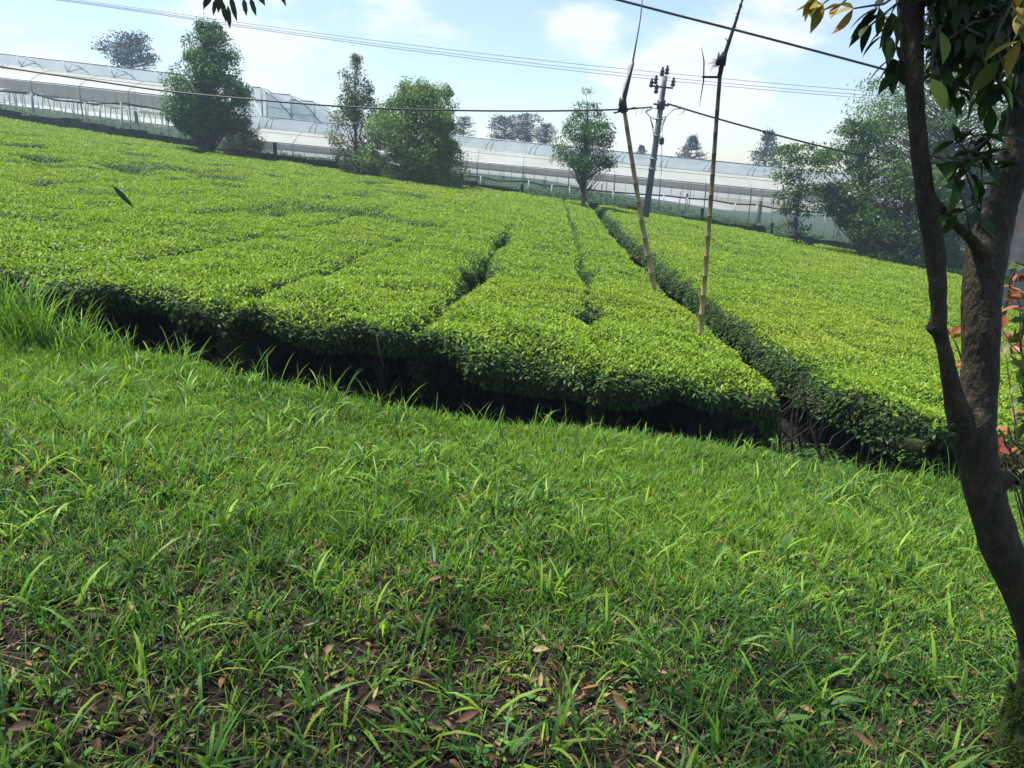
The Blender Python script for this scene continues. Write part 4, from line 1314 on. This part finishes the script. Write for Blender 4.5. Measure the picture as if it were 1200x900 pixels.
# ------------------------------------------------------------------ shed at the right
YS = 15.0
c0 = at(1178, 303, YS)
t = thing('shed', (c0[0] + 2.2, YS + 1.5, float(ground(c0[0] + 2.2, YS + 1.5))), 'small grey roofed shed at the right edge behind the forked tree', 'shed')
e0 = at(1166, 306, YS); e1 = e0 + np.array([5.0, 0, -.25])
r0 = at(1196, 225, YS + 2.2); r1 = r0 + np.array([5.0, 0, -.25])
mb = MB()
n = 60
sv = np.linspace(0, 1, n)
wv = np.array([[0, 0, .018 * math.sin(i * 1.6)] for i in range(n)])
La = e0 + (e1 - e0) * sv[:, None] + wv; Lb = r0 + (r1 - r0) * sv[:, None] + wv
mb.strip(La, Lb); mb.strip(La - np.array([0, 0, .03]), Lb - np.array([0, 0, .03])); mb.strip(La, La - np.array([0, 0, .03]))
back = Lb + np.array([0, 2.2, -.9]); mb.strip(Lb, back)
mb.build('roof', MAT['roofsheet'], t)
wz = float(ground(e0[0] + 2.7, YS + 2)); h_ = e1[2] + .15 - wz
mb = MB(); mb.box((e0[0] + 4.6, YS + 2.2, wz + h_ / 2), (4.0, 3.4, h_)); mb.build('wall', MAT['plaster'], t, flat=True)
for xo in (.45, 2.4):
    mb = MB(); pt_ = e0 + np.array([xo, .1, -.05 - .05 * xo]); pb = pt_.copy(); pb[2] = float(ground(pt_[0], pt_[1])) - .05
    mb.tube([pb, pt_], .04, 8); mb.build('post', MAT['dark'], t)

# ------------------------------------------------------------------ forked tree in the foreground


def trunk_material():
    m, nt, out = new_mat('dark_bark')  # bark with a dark brown base tone all over
    tc = nt.nodes.new('ShaderNodeTexCoord')
    mp = nt.nodes.new('ShaderNodeMapping'); mp.inputs['Scale'].default_value = (1, 1, .45); nt.links.new(tc.outputs['Object'], mp.inputs[0])
    n = nt.nodes.new('ShaderNodeTexNoise'); n.inputs['Scale'].default_value = 16; n.inputs['Detail'].default_value = 10; n.inputs['Roughness'].default_value = .7
    nt.links.new(mp.outputs[0], n.inputs[0])
    r = nt.nodes.new('ShaderNodeValToRGB'); e_ = r.color_ramp.elements
    e_[0].position = .3; e_[0].color = (.018, .014, .008, 1); e_[1].position = .74; e_[1].color = (.1, .076, .045, 1)
    m1 = e_.new(.5); m1.color = (.045, .034, .019, 1)
    nt.links.new(n.outputs[0], r.inputs[0])
    # lichen crusts
    n2 = nt.nodes.new('ShaderNodeTexNoise'); n2.inputs['Scale'].default_value = 9; n2.inputs['Detail'].default_value = 12; n2.inputs['Roughness'].default_value = .72
    nt.links.new(tc.outputs['Object'], n2.inputs[0])
    lr = nt.nodes.new('ShaderNodeMapRange'); lr.inputs[1].default_value = .585; lr.inputs[2].default_value = .63; lr.inputs[4].default_value = .75
    nt.links.new(n2.outputs[0], lr.inputs[0])
    mx0 = nt.nodes.new('ShaderNodeMix'); mx0.data_type = 'RGBA'; nt.links.new(lr.outputs[0], mx0.inputs[0]); nt.links.new(r.outputs[0], mx0.inputs[6]); mx0.inputs[7].default_value = (.13, .125, .09, 1)
    # dark cracks
    wv_ = nt.nodes.new('ShaderNodeTexVoronoi'); wv_.feature = 'DISTANCE_TO_EDGE'; wv_.inputs['Scale'].default_value = 46
    mp2 = nt.nodes.new('ShaderNodeMapping'); mp2.inputs['Scale'].default_value = (1, 1, .22)
    nv = nt.nodes.new('ShaderNodeTexNoise'); nv.inputs['Scale'].default_value = 12; nv.inputs['Detail'].default_value = 5
    nt.links.new(tc.outputs['Object'], nv.inputs[0])
    va = nt.nodes.new('ShaderNodeVectorMath'); va.operation = 'MULTIPLY_ADD'; va.inputs[1].default_value = (.06, .06, .06)
    nt.links.new(nv.outputs['Color'], va.inputs[0]); nt.links.new(tc.outputs['Object'], va.inputs[2])
    nt.links.new(va.outputs[0], mp2.inputs[0]); nt.links.new(mp2.outputs[0], wv_.inputs['Vector'])
    cr_ = nt.nodes.new('ShaderNodeMapRange'); cr_.inputs[1].default_value = .0; cr_.inputs[2].default_value = .06; cr_.inputs[3].default_value = .68
    nt.links.new(wv_.outputs['Distance'], cr_.inputs[0])
    mx = nt.nodes.new('ShaderNodeMix'); mx.data_type = 'RGBA'; mx.blend_type = 'MULTIPLY'; mx.inputs[0].default_value = 1
    nt.links.new(mx0.outputs[2], mx.inputs[6]); nt.links.new(cr_.outputs[0], mx.inputs[7])
    # moss cushion round the foot
    sx = nt.nodes.new('ShaderNodeSeparateXYZ'); nt.links.new(tc.outputs['Object'], sx.inputs[0])
    mr = nt.nodes.new('ShaderNodeMapRange'); mr.inputs[1].default_value = FOOTZ + .42; mr.inputs[2].default_value = FOOTZ + .14
    nt.links.new(sx.outputs['Z'], mr.inputs[0])
    n3 = nt.nodes.new('ShaderNodeTexNoise'); n3.inputs['Scale'].default_value = 14; n3.inputs['Detail'].default_value = 6; nt.links.new(tc.outputs['Object'], n3.inputs[0])
    ad = nt.nodes.new('ShaderNodeMath'); ad.operation = 'ADD'; nt.links.new(mr.outputs[0], ad.inputs[0]); nt.links.new(n3.outputs[0], ad.inputs[1])
    gr = nt.nodes.new('ShaderNodeMapRange'); gr.inputs[1].default_value = .75; gr.inputs[2].default_value = 1.15; nt.links.new(ad.outputs[0], gr.inputs[0])
    mm = nt.nodes.new('ShaderNodeMix'); mm.data_type = 'RGBA'; nt.links.new(gr.outputs[0], mm.inputs[0]); nt.links.new(mx.outputs[2], mm.inputs[6]); mm.inputs[7].default_value = (.028, .045, .008, 1)
    p = nt.nodes.new('ShaderNodeBsdfPrincipled'); p.inputs['Roughness'].default_value = .75; p.inputs['Specular IOR Level'].default_value = .35
    nt.links.new(mm.outputs[2], p.inputs['Base Color'])
    nb = nt.nodes.new('ShaderNodeTexNoise'); nb.inputs['Scale'].default_value = 60; nb.inputs['Detail'].default_value = 9; nt.links.new(mp.outputs[0], nb.inputs[0])
    b = nt.nodes.new('ShaderNodeBump'); b.inputs['Strength'].default_value = .9; b.inputs['Distance'].default_value = .02
    hb_ = nt.nodes.new('ShaderNodeMath'); hb_.operation = 'MULTIPLY_ADD'; hb_.inputs[1].default_value = .3
    nt.links.new(cr_.outputs[0], hb_.inputs[0]); nt.links.new(nb.outputs[0], hb_.inputs[2]); nt.links.new(hb_.outputs[0], b.inputs['Height']); nt.links.new(b.outputs[0], p.inputs['Normal'])
    nt.links.new(p.outputs[0], out.inputs[0])
    return m


YT = float(on_ground(1205, 892)[1])

foot = at(1215, 905, YT); foot[2] = float(ground(foot[0], foot[1]))
FOOTZ = float(foot[2])
MAT['trunk'] = trunk_material()
FT = thing('forked_tree', foot, 'dark forked tree with mossy foot and broad glossy leaves at the right edge', 'tree')


def px_tube(mb, spec, sides=18):
    P = np.array([at(x, y, Y) for x, y, w, Y in spec]); R = np.array([w / 2 * Y / F_PX * .87 for x, y, w, Y in spec])
    t_ = np.arange(len(P)); tt = np.linspace(0, len(P) - 1, (len(P) - 1) * 5 + 1)
    Q = []
    for s in tt:
        i = min(int(s), len(P) - 2); f_ = s - i
        p0 = P[max(i - 1, 0)]; p1 = P[i]; p2 = P[i + 1]; p3 = P[min(i + 2, len(P) - 1)]
        Q.append(.5 * ((2 * p1) + (-p0 + p2) * f_ + (2 * p0 - 5 * p1 + 4 * p2 - p3) * f_ ** 2 + (-p0 + 3 * p1 - 3 * p2 + p3) * f_ ** 3))
    mb.tube(Q, np.interp(tt, t_, R), sides)
    return np.array(Q)


mb = MB()
px_tube(mb, [(1216, 960, 190, YT), (1216, 905, 150, YT), (1216, 862, 104, YT), (1222, 815, 70, YT), (1221, 760, 62, YT), (1204, 704, 58, YT), (1177, 650, 56, YT),
             (1160, 600, 54, YT), (1148, 550, 53, YT), (1140, 505, 60, YT), (1143, 470, 56, YT + .02), (1149, 430, 47, YT + .03), (1150, 360, 49, YT + .05), (1155, 300, 52, YT + .08), (1170, 250, 44, YT + .1),
             (1184, 205, 38, YT + .12), (1196, 150, 36, YT + .15), (1208, 80, 36, YT + .2), (1216, 0, 42, YT + .25), (1235, -120, 40, YT + .3), (1250, -300, 34, YT + .35), (1240, -520, 24, YT + .3)])
px_tube(mb, [(1137, 535, 36, YT), (1124, 490, 34, YT - .02), (1114, 448, 24, YT - .04), (1108, 417, 21, YT - .05), (1100, 384, 22, YT - .06), (1100, 355, 21, YT - .06), (1097, 305, 26, YT - .06), (1088, 250, 25, YT - .05),
             (1080, 200, 23, YT - .04), (1074, 140, 22, YT - .03), (1070, 80, 25, YT - .02), (1068, 30, 30, YT), (1066, -20, 34, YT), (1060, -130, 30, YT - .05), (1040, -300, 24, YT - .2)])
px_tube(mb, [(1152, 300, 22, YT + .05), (1138, 281, 16, YT + .03), (1120, 264, 14, YT), (1106, 247, 12, YT - .03), (1097, 232, 9, YT - .05)], 10)
mb.tube([at(1096, 386, YT - .06), at(1089, 382, YT - .07)], [.022, .017], 8)
mb.tube([at(1176, 562, YT - .02), at(1188, 566, YT - .04)], [.035, .02], 8)
# boughs of the crown, above the picture
boughs = []
for (sx, sy, sY), ends in (((1240, -520, YT + .3), [(.6, 1.2, 4.0), (1.8, .8, 4.6), (2.3, 2.4, 4.4), (1.0, 2.6, 4.3), (2.6, -.6, 4.2)]), ((1040, -300, YT - .2), [(.2, 2.0, 3.5), (-.4, 1.0, 3.9), (.9, 2.9, 3.6), (.3, .2, 4.1)])):
    s0 = at(sx, sy, sY)
    for e_ in ends:
        e_ = np.array(e_); mid = (s0 + e_) / 2 + np.array([0, 0, .18]) + rng.normal(0, .08, 3)
        mb.tube([s0, mid, e_], [.045, .03, .012], 10); boughs.append((mid, e_))
tr = mb.build('trunk', MAT['trunk'], FT)
rm = tr.modifiers.new('remesh', 'REMESH'); rm.mode = 'VOXEL'; rm.voxel_size = .009
sm = tr.modifiers.new('smooth', 'SMOOTH'); sm.factor = .5; sm.iterations = 5
tx_ = bpy.data.textures.new('bark_lumps', 'CLOUDS'); tx_.noise_scale = .07; tx_.noise_depth = 3
dm = tr.modifiers.new('lumps', 'DISPLACE'); dm.texture = tx_; dm.strength = .009; dm.mid_level = .5; dm.texture_coords = 'LOCAL'
tr.data.polygons.foreach_set('use_smooth', np.ones(len(tr.data.polygons), bool))

NL = np.array([[.018, .045, .012], [.028, .065, .014], [.014, .036, .011], [.045, .09, .018]])


def spray(mb, twigs, tip, d, n, L, col, droop=.3, back=.35, nr=.35):
    """twig with leaves set along it"""
    tip = np.asarray(tip, float); d = unit(np.asarray(d, float))
    s = tip - d * back
    twigs.tube([s, (s + tip) / 2 + rng.normal(0, .01, 3), tip], [.0045, .0035, .002], 5, (.06, .05, .035))
    ts = np.concatenate([np.linspace(.1, .85, max(n - 3, 1)), [1, 1, 1]])[:n]
    P = s + (tip - s) * ts[:, None]
    a_ = rng.random((n,)) * 6.283
    r = rng.normal(0, 1, (n, 3)); r = unit(r - d * (r @ d)[:, None])
    dd = d * .55 + r * .9 + np.array([0, 0, -.25])
    LL = L * rng.uniform(.75, 1.25, n)
    c = np.asarray(col); c = c[rng.integers(0, len(c), n)] * rng.uniform(.8, 1.25, n)[:, None]
    mb.leaves(P, dd, np.array([0, 0, 1.0]) + rng.normal(0, nr, (n, 3)), LL, LL * .38, c, .25, droop, -1)


cr = MB(); tw = MB()
# dark leaves in the top right corner and round the limbs
for _ in range(125):
    x, y = rng.uniform(1092, 1210), rng.uniform(-40, 78)
    spray(cr, tw, at(x, y, YT + rng.uniform(-.1, .5)), (rng.normal(0, .6), rng.normal(-.1, .4), -.5), 8, .056, NL, .3, .16)
for x, y in ((1098, 85), (1118, 95), (1140, 70), (1158, 98), (1112, 60), (1170, 75), (1128, 112), (1150, 120), (1165, 108), (1100, 40), (1135, 30), (1180, 110), (1178, 135), (1104, 108), (1145, 95), (1190, 90)):
    spray(cr, tw, at(x, y, YT + rng.uniform(0, .35)), (rng.normal(0, .4), 0, -.7), 8, .065, NL, .35, .15)
for x, y, dx in ((1022, 28, -.6), (1038, 40, -.5), (1046, 68, -.1), (1045, 14, -.4), (1050, 85, -.1), (1030, 8, -.5)):
    spray(cr, tw, at(x, y, YT), (dx, 0, -.8), 5, .07, NL, .3, .2)
# leafy shoots from the fork
for x, y, dx, dz in ((1120, 165, -.7, .2), (1128, 185, -.9, .0), (1140, 160, .1, .9), (1150, 185, .8, .1), (1160, 160, .6, .7), (1112, 190, -.8, -.2), (1136, 202, -.3, -.6), (1150, 215, .6, -.4), (1118, 215, -.6, -.5), (1165, 200, .7, -.2), (1130, 245, -.4, .3), (1115, 255, -.6, -.3)):
    spray(cr, tw, at(x, y, YT - .05), (dx, rng.normal(-.1, .2), dz), 5, .075, NL * 1.3, .4, .12)
for x0, y0, x1, y1 in ((1150, 262, 1128, 195), (1146, 270, 1150, 190), (1138, 275, 1120, 215)):
    tw.tube([at(x0, y0, YT), at((x0 + x1) / 2 + 3, (y0 + y1) / 2, YT - .04), at(x1, y1, YT - .05)], [.004, .003, .002], 5, (.06, .06, .03))
# yellowing leaves
YL_ = np.array([[.4, .3, .06], [.36, .2, .05], [.3, .26, .06]])
for x, y in ((965, 4), (985, 6), (1000, 10), (955, -4)):
    spray(cr, tw, at(x, y, YT - .1), (rng.normal(-.2, .4), 0, -.5), 4, .055, YL_ * .85, .3, .14)
for x, y in ((1192, 30), (1196, 48), (1190, 8), (1200, 12)):
    spray(cr, tw, at(x, y, YT - .25), (rng.normal(0, .3), 0, -.8), 3, .07, YL_ * .7, .3, .1)
for x, y in ((1170, 95), (1172, 70), (1092, 92)):
    spray(cr, tw, at(x, y, YT - .1), (0, 0, -.9), 3, .08, np.array([[.14, .2, .03]]), .3, .12)
# crown overhead that shades the foreground
for mid, e_ in boughs:
    for _ in range(24):
        c = mid + (e_ - mid) * rng.uniform(.2, 1.15) + rng.normal(0, .38, 3) * np.array([1, 1, .45])
        c[2] = max(c[2], 2.75 + .1 * c[1])
        spray(cr, tw, c, rng.normal(0, 1, 3) * np.array([1, 1, .4]), 9, .1, NL, .3, .3)
cr.add(np.concatenate(tw.v), np.concatenate(tw.f), (.05, .04, .03), 1); cr.build('crown', [MAT['near_leaf'], MAT['bark']], FT)
ms = MB(); N = 22000
hz_ = rng.random(N) ** 1.4 * .3; a_ = rng.random(N) * 6.283
cx_ = np.interp(hz_, [0, .3], [foot[0], at(1221, 770, YT)[0]]); rr_ = np.interp(hz_, [-.1, 0, .05, .13, .22, .4], [.28, .22, .175, .115, .087, .075]) * YT / 2.45 * .98
P = np.stack([cx_ + rr_ * np.cos(a_), foot[1] + rr_ * np.sin(a_), FOOTZ + hz_], 1)
mossy = vnoise(a_ * 2.2, hz_ * 14, 55) > .35 + hz_ * 1.1
ms.blades(P[mossy], a_[mossy], rng.uniform(.2, 1.6, mossy.sum()), rng.uniform(-.3, 1.2, mossy.sum()), rng.uniform(.008, .02, mossy.sum()), np.full(mossy.sum(), .0025), np.array([.05, .085, .012]) * rng.uniform(.5, 1.5, mossy.sum())[:, None], 3)
ms.build('moss', MAT['grass'], FT)
# pennywort-like round leaves on the bark
mb = MB()
for _ in range(9):
    x, y = rng.normal(1121, 8), rng.normal(504, 9)
    p = at(x, y, YT - .058)
    mb.lathe(p, (rng.normal(-.2, .25), -1, rng.normal(.2, .2)), [(0, .009), (.0008, .0085), (.0012, .003)], 10, (.045, .055, .02))
mb.build('bark_creeper', MAT['herb'], FT)

# second shade tree, standing left of and behind the camera; only its hanging twig is in the picture
T2 = thing('shade_tree', (-2.1, -1.6, float(ground(-2.1, -1.6))), 'broadleaf tree whose dark hanging leaf tips show at the top left edge', 'tree')
mb = MB(); b0 = np.array([-2.1, -1.6, float(ground(-2.1, -1.6)) - .1]); f1 = np.array([-2.0, -1.3, 2.6])
mb.tube([b0, (b0 + f1) / 2 + np.array([.05, 0, 0]), f1, np.array([-1.9, -.9, 4.6])], [.16, .12, .1, .05], 14)
cr = MB(); tw = MB()
for e_ in ((-1.2, 1.2, 3.8), (-2.4, 1.6, 4.0), (-.6, .3, 4.2), (-3.0, .2, 4.3), (-1.0, 2.5, 3.6), (-2.2, 2.7, 3.7), (-3.2, 1.8, 4.1), (-.2, 1.5, 4.0), (.4, 2.6, 3.9), (-1.5, 3.5, 3.7), (-.4, 3.3, 3.8), (-2.7, 3.2, 4.0), (-.7, 2.3, 3.6), (-1.7, 2.0, 3.8)):  # unseen boughs, outer ones added to shade the foreground
    e_ = np.array(e_); mid = (f1 + e_) / 2 + np.array([0, 0, .3])
    mb.tube([f1, mid, e_], [.06, .035, .012], 8)
    for _ in range(26):
        c = mid + (e_ - mid) * rng.uniform(.2, 1.2) + rng.normal(0, .38, 3) * np.array([1, 1, .4])
        c[2] = max(c[2], 2.9 + .12 * c[1])
        spray(cr, tw, c, rng.normal(0, 1, 3) * np.array([1, 1, .4]), 9, .1, NL, .3, .3)
tipb = at(268, -6, 2.6)
mb.tube([np.array([-1.0, 2.5, 3.6]), np.array([-1.0, 2.6, 2.8]), tipb + np.array([0, 0, .05])], [.012, .008, .004], 6)
for x, y, dx in ((242, 6, -.5), (252, 12, -.3), (262, 14, .1), (268, 20, .0), (258, 6, -.3), (272, 8, .2), (287, 12, .1), (296, 11, .3), (305, 2, .6), (246, 2, -.6), (328, -3, .5)):
    P = at(x, y, 2.6)
    o_ = np.array([dx * .02, 0, .035])
    cr.leaves((P + o_ * [-1, 1, 1])[None], np.array([[dx, 0, -1.0]]), np.array([[.2, -1.0, .2]]), [rng.uniform(.05, .08)], [rng.uniform(.014, .022)], np.array([[.03, .05, .03]]), .3, .2, 0)
mb.build('trunk', MAT['bark'], T2); cr.add(np.concatenate(tw.v), np.concatenate(tw.f), (.05, .04, .03), 1); cr.build('crown', [MAT['near_leaf'], MAT['bark']], T2)

# ------------------------------------------------------------------ red tipped shrub behind the trunk
YR = 3.3
sb = at(1245, 620, YR); sb[2] = float(ground(sb[0], sb[1]))
RS = thing('red_tip_shrub', sb, 'shrub with orange red young leaves behind the forked trunk', 'shrub')
st = MB(); lv = MB()
RD = np.array([[.26, .075, .035], [.32, .12, .04], [.2, .05, .03]])
OGR = np.array([[.12, .13, .03], [.08, .12, .03], [.05, .1, .025]])
for (x, y, kind) in ((1188, 330, 'r'), (1200, 345, 'r'), (1192, 310, 'g'), (1114, 392, 'r'), (1116, 428, 'r'), (1174, 385, 'r'), (1183, 402, 'o'), (1195, 408, 'o'), (1172, 525, 'r'), (1178, 535, 'o'), (1200, 375, 'g'), (1194, 450, 'g'), (1205, 470, 'o'), (1190, 492, 'g'), (1208, 430, 'g'), (1220, 360, 'r'), (1225, 420, 'o'), (1222, 480, 'g'), (1215, 520, 'g'), (1195, 545, 'g'), (1240, 380, 'g'), (1182, 500, 'o')):
    tip = at(x, y, YR + rng.uniform(-.1, .15))
    m_ = sb + (tip - sb) * .5 + np.array([.1, 0, -.05]) + rng.normal(0, .05, 3)
    st.tube([sb + np.array([rng.normal(0, .03), 0, -.03]), m_, tip], [.007, .005, .002], 5, (.1, .06, .04))
    colr = {'r': RD, 'o': np.concatenate([OGR[:1], RD[1:2]]), 'g': OGR}[kind]
    spray(lv, st, tip, unit(tip - m_) + rng.normal(0, .2, 3), 6, .07 if kind == 'r' else .085, colr, .3, .14, 1.0)
lv.build('leaves', MAT['near_leaf'], RS); st.build('stems', MAT['bark'], RS)

# ------------------------------------------------------------------ sky, sun, haze
SUN_EL, SUN_AZ = math.radians(66), math.radians(-62)    # azimuth from +Y towards +X
w = bpy.data.worlds.new('World'); scene.world = w; w.use_nodes = True
nt = w.node_tree
for n in list(nt.nodes):
    nt.nodes.remove(n)
out = nt.nodes.new('ShaderNodeOutputWorld'); bg = nt.nodes.new('ShaderNodeBackground'); bg.inputs[1].default_value = .085
sky = nt.nodes.new('ShaderNodeTexSky'); sky.sky_type = 'NISHITA'; sky.sun_disc = False
sky.sun_elevation = SUN_EL; sky.sun_rotation = SUN_AZ; sky.air_density = 1.0; sky.dust_density = .6; sky.ozone_density = 1.0
tc = nt.nodes.new('ShaderNodeTexCoord')
mp = nt.nodes.new('ShaderNodeMapping'); mp.inputs['Scale'].default_value = (1, 1, 2.2); nt.links.new(tc.outputs['Generated'], mp.inputs[0])
n1 = nt.nodes.new('ShaderNodeTexNoise'); n1.inputs['Scale'].default_value = 5.5; n1.inputs['Detail'].default_value = 8; n1.inputs['Roughness'].default_value = .55
nt.links.new(mp.outputs[0], n1.inputs[0])


def math_node(op, a=None, b=None, c=None):
    m_ = nt.nodes.new('ShaderNodeMath'); m_.operation = op
    for i, v_ in enumerate((a, b, c)):
        if v_ is None:
            continue
        if isinstance(v_, (int, float)):
            m_.inputs[i].default_value = v_
        else:
            nt.links.new(v_, m_.inputs[i])
    return m_.outputs[0]


def lobe(px, py, wid):
    d_ = unit(at(px, py, 10) - CAM)
    vm = nt.nodes.new('ShaderNodeVectorMath'); vm.operation = 'DOT_PRODUCT'
    nt.links.new(tc.outputs['Generated'], vm.inputs[0]); vm.inputs[1].default_value = [float(q) for q in d_]
    mr_ = nt.nodes.new('ShaderNodeMapRange'); mr_.interpolation_type = 'SMOOTHSTEP'
    mr_.inputs[1].default_value = math.cos(wid); mr_.inputs[2].default_value = 1.0
    nt.links.new(vm.outputs['Value'], mr_.inputs[0])
    return mr_.outputs[0]


acc = None
for px, py, wd, k in ((690, 55, .085, .38), (740, 75, .07, .25), (850, 70, .11, .42), (800, 95, .1, .36), (900, 120, .1, .22), (560, 150, .18, .22), (60, 60, .42, .32), (330, 110, .2, .2), (750, 160, .25, .26), (1000, 150, .2, .2)):
    l_ = math_node('MULTIPLY', lobe(px, py, wd), k * .85)
    acc = l_ if acc is None else math_node('ADD', acc, l_)
dens = math_node('ADD', math_node('MULTIPLY_ADD', n1.outputs[0], 2.6, -1.48), acc)
mask = nt.nodes.new('ShaderNodeMapRange'); mask.interpolation_type = 'SMOOTHSTEP'; mask.inputs[1].default_value = .04; mask.inputs[2].default_value = .5
nt.links.new(dens, mask.inputs[0])
mk = math_node('MULTIPLY', mask.outputs[0], .9)
mx = nt.nodes.new('ShaderNodeMix'); mx.data_type = 'RGBA'
nt.links.new(mk, mx.inputs[0]); nt.links.new(sky.outputs[0], mx.inputs[6]); mx.inputs[7].default_value = (5.9, 6.05, 6.25, 1)
nt.links.new(mx.outputs[2], bg.inputs[0]); nt.links.new(bg.outputs[0], out.inputs[0])

sl = bpy.data.lights.new('sun', 'SUN'); sl.energy = 4.0; sl.angle = math.radians(3); sl.color = (1, .95, .86)
so = bpy.data.objects.new('sun', sl); COL.objects.link(so)
sd = Vector((math.cos(SUN_EL) * math.sin(SUN_AZ), math.cos(SUN_EL) * math.cos(SUN_AZ), math.sin(SUN_EL)))
so.rotation_euler = (-sd).to_track_quat('-Z', 'Y').to_euler()
so.location = sd * 60

hz = MB(); hz.box((0, 85, 8), (330, 300, 46))
ho = hz.build('haze', [])
hm, nt2, o2 = new_mat('haze_air')
pv = nt2.nodes.new('ShaderNodeVolumePrincipled'); pv.inputs['Color'].default_value = (.62, .8, 1, 1); pv.inputs['Density'].default_value = .0014; pv.inputs['Anisotropy'].default_value = .2
nt2.links.new(pv.outputs[0], o2.inputs['Volume'])
ho.data.materials.append(hm)
ho['kind'] = 'stuff'; ho['label'] = 'pale thin haze hanging in the air over the field'; ho['category'] = 'haze'

scene.view_settings.view_transform = 'Standard'
scene.view_settings.look = 'None'
scene.view_settings.gamma = 1
scene.view_settings.exposure = 1.16
scene.cycles.max_bounces = 8
scene.cycles.transparent_max_bounces = 16
scene.cycles.volume_bounces = 0
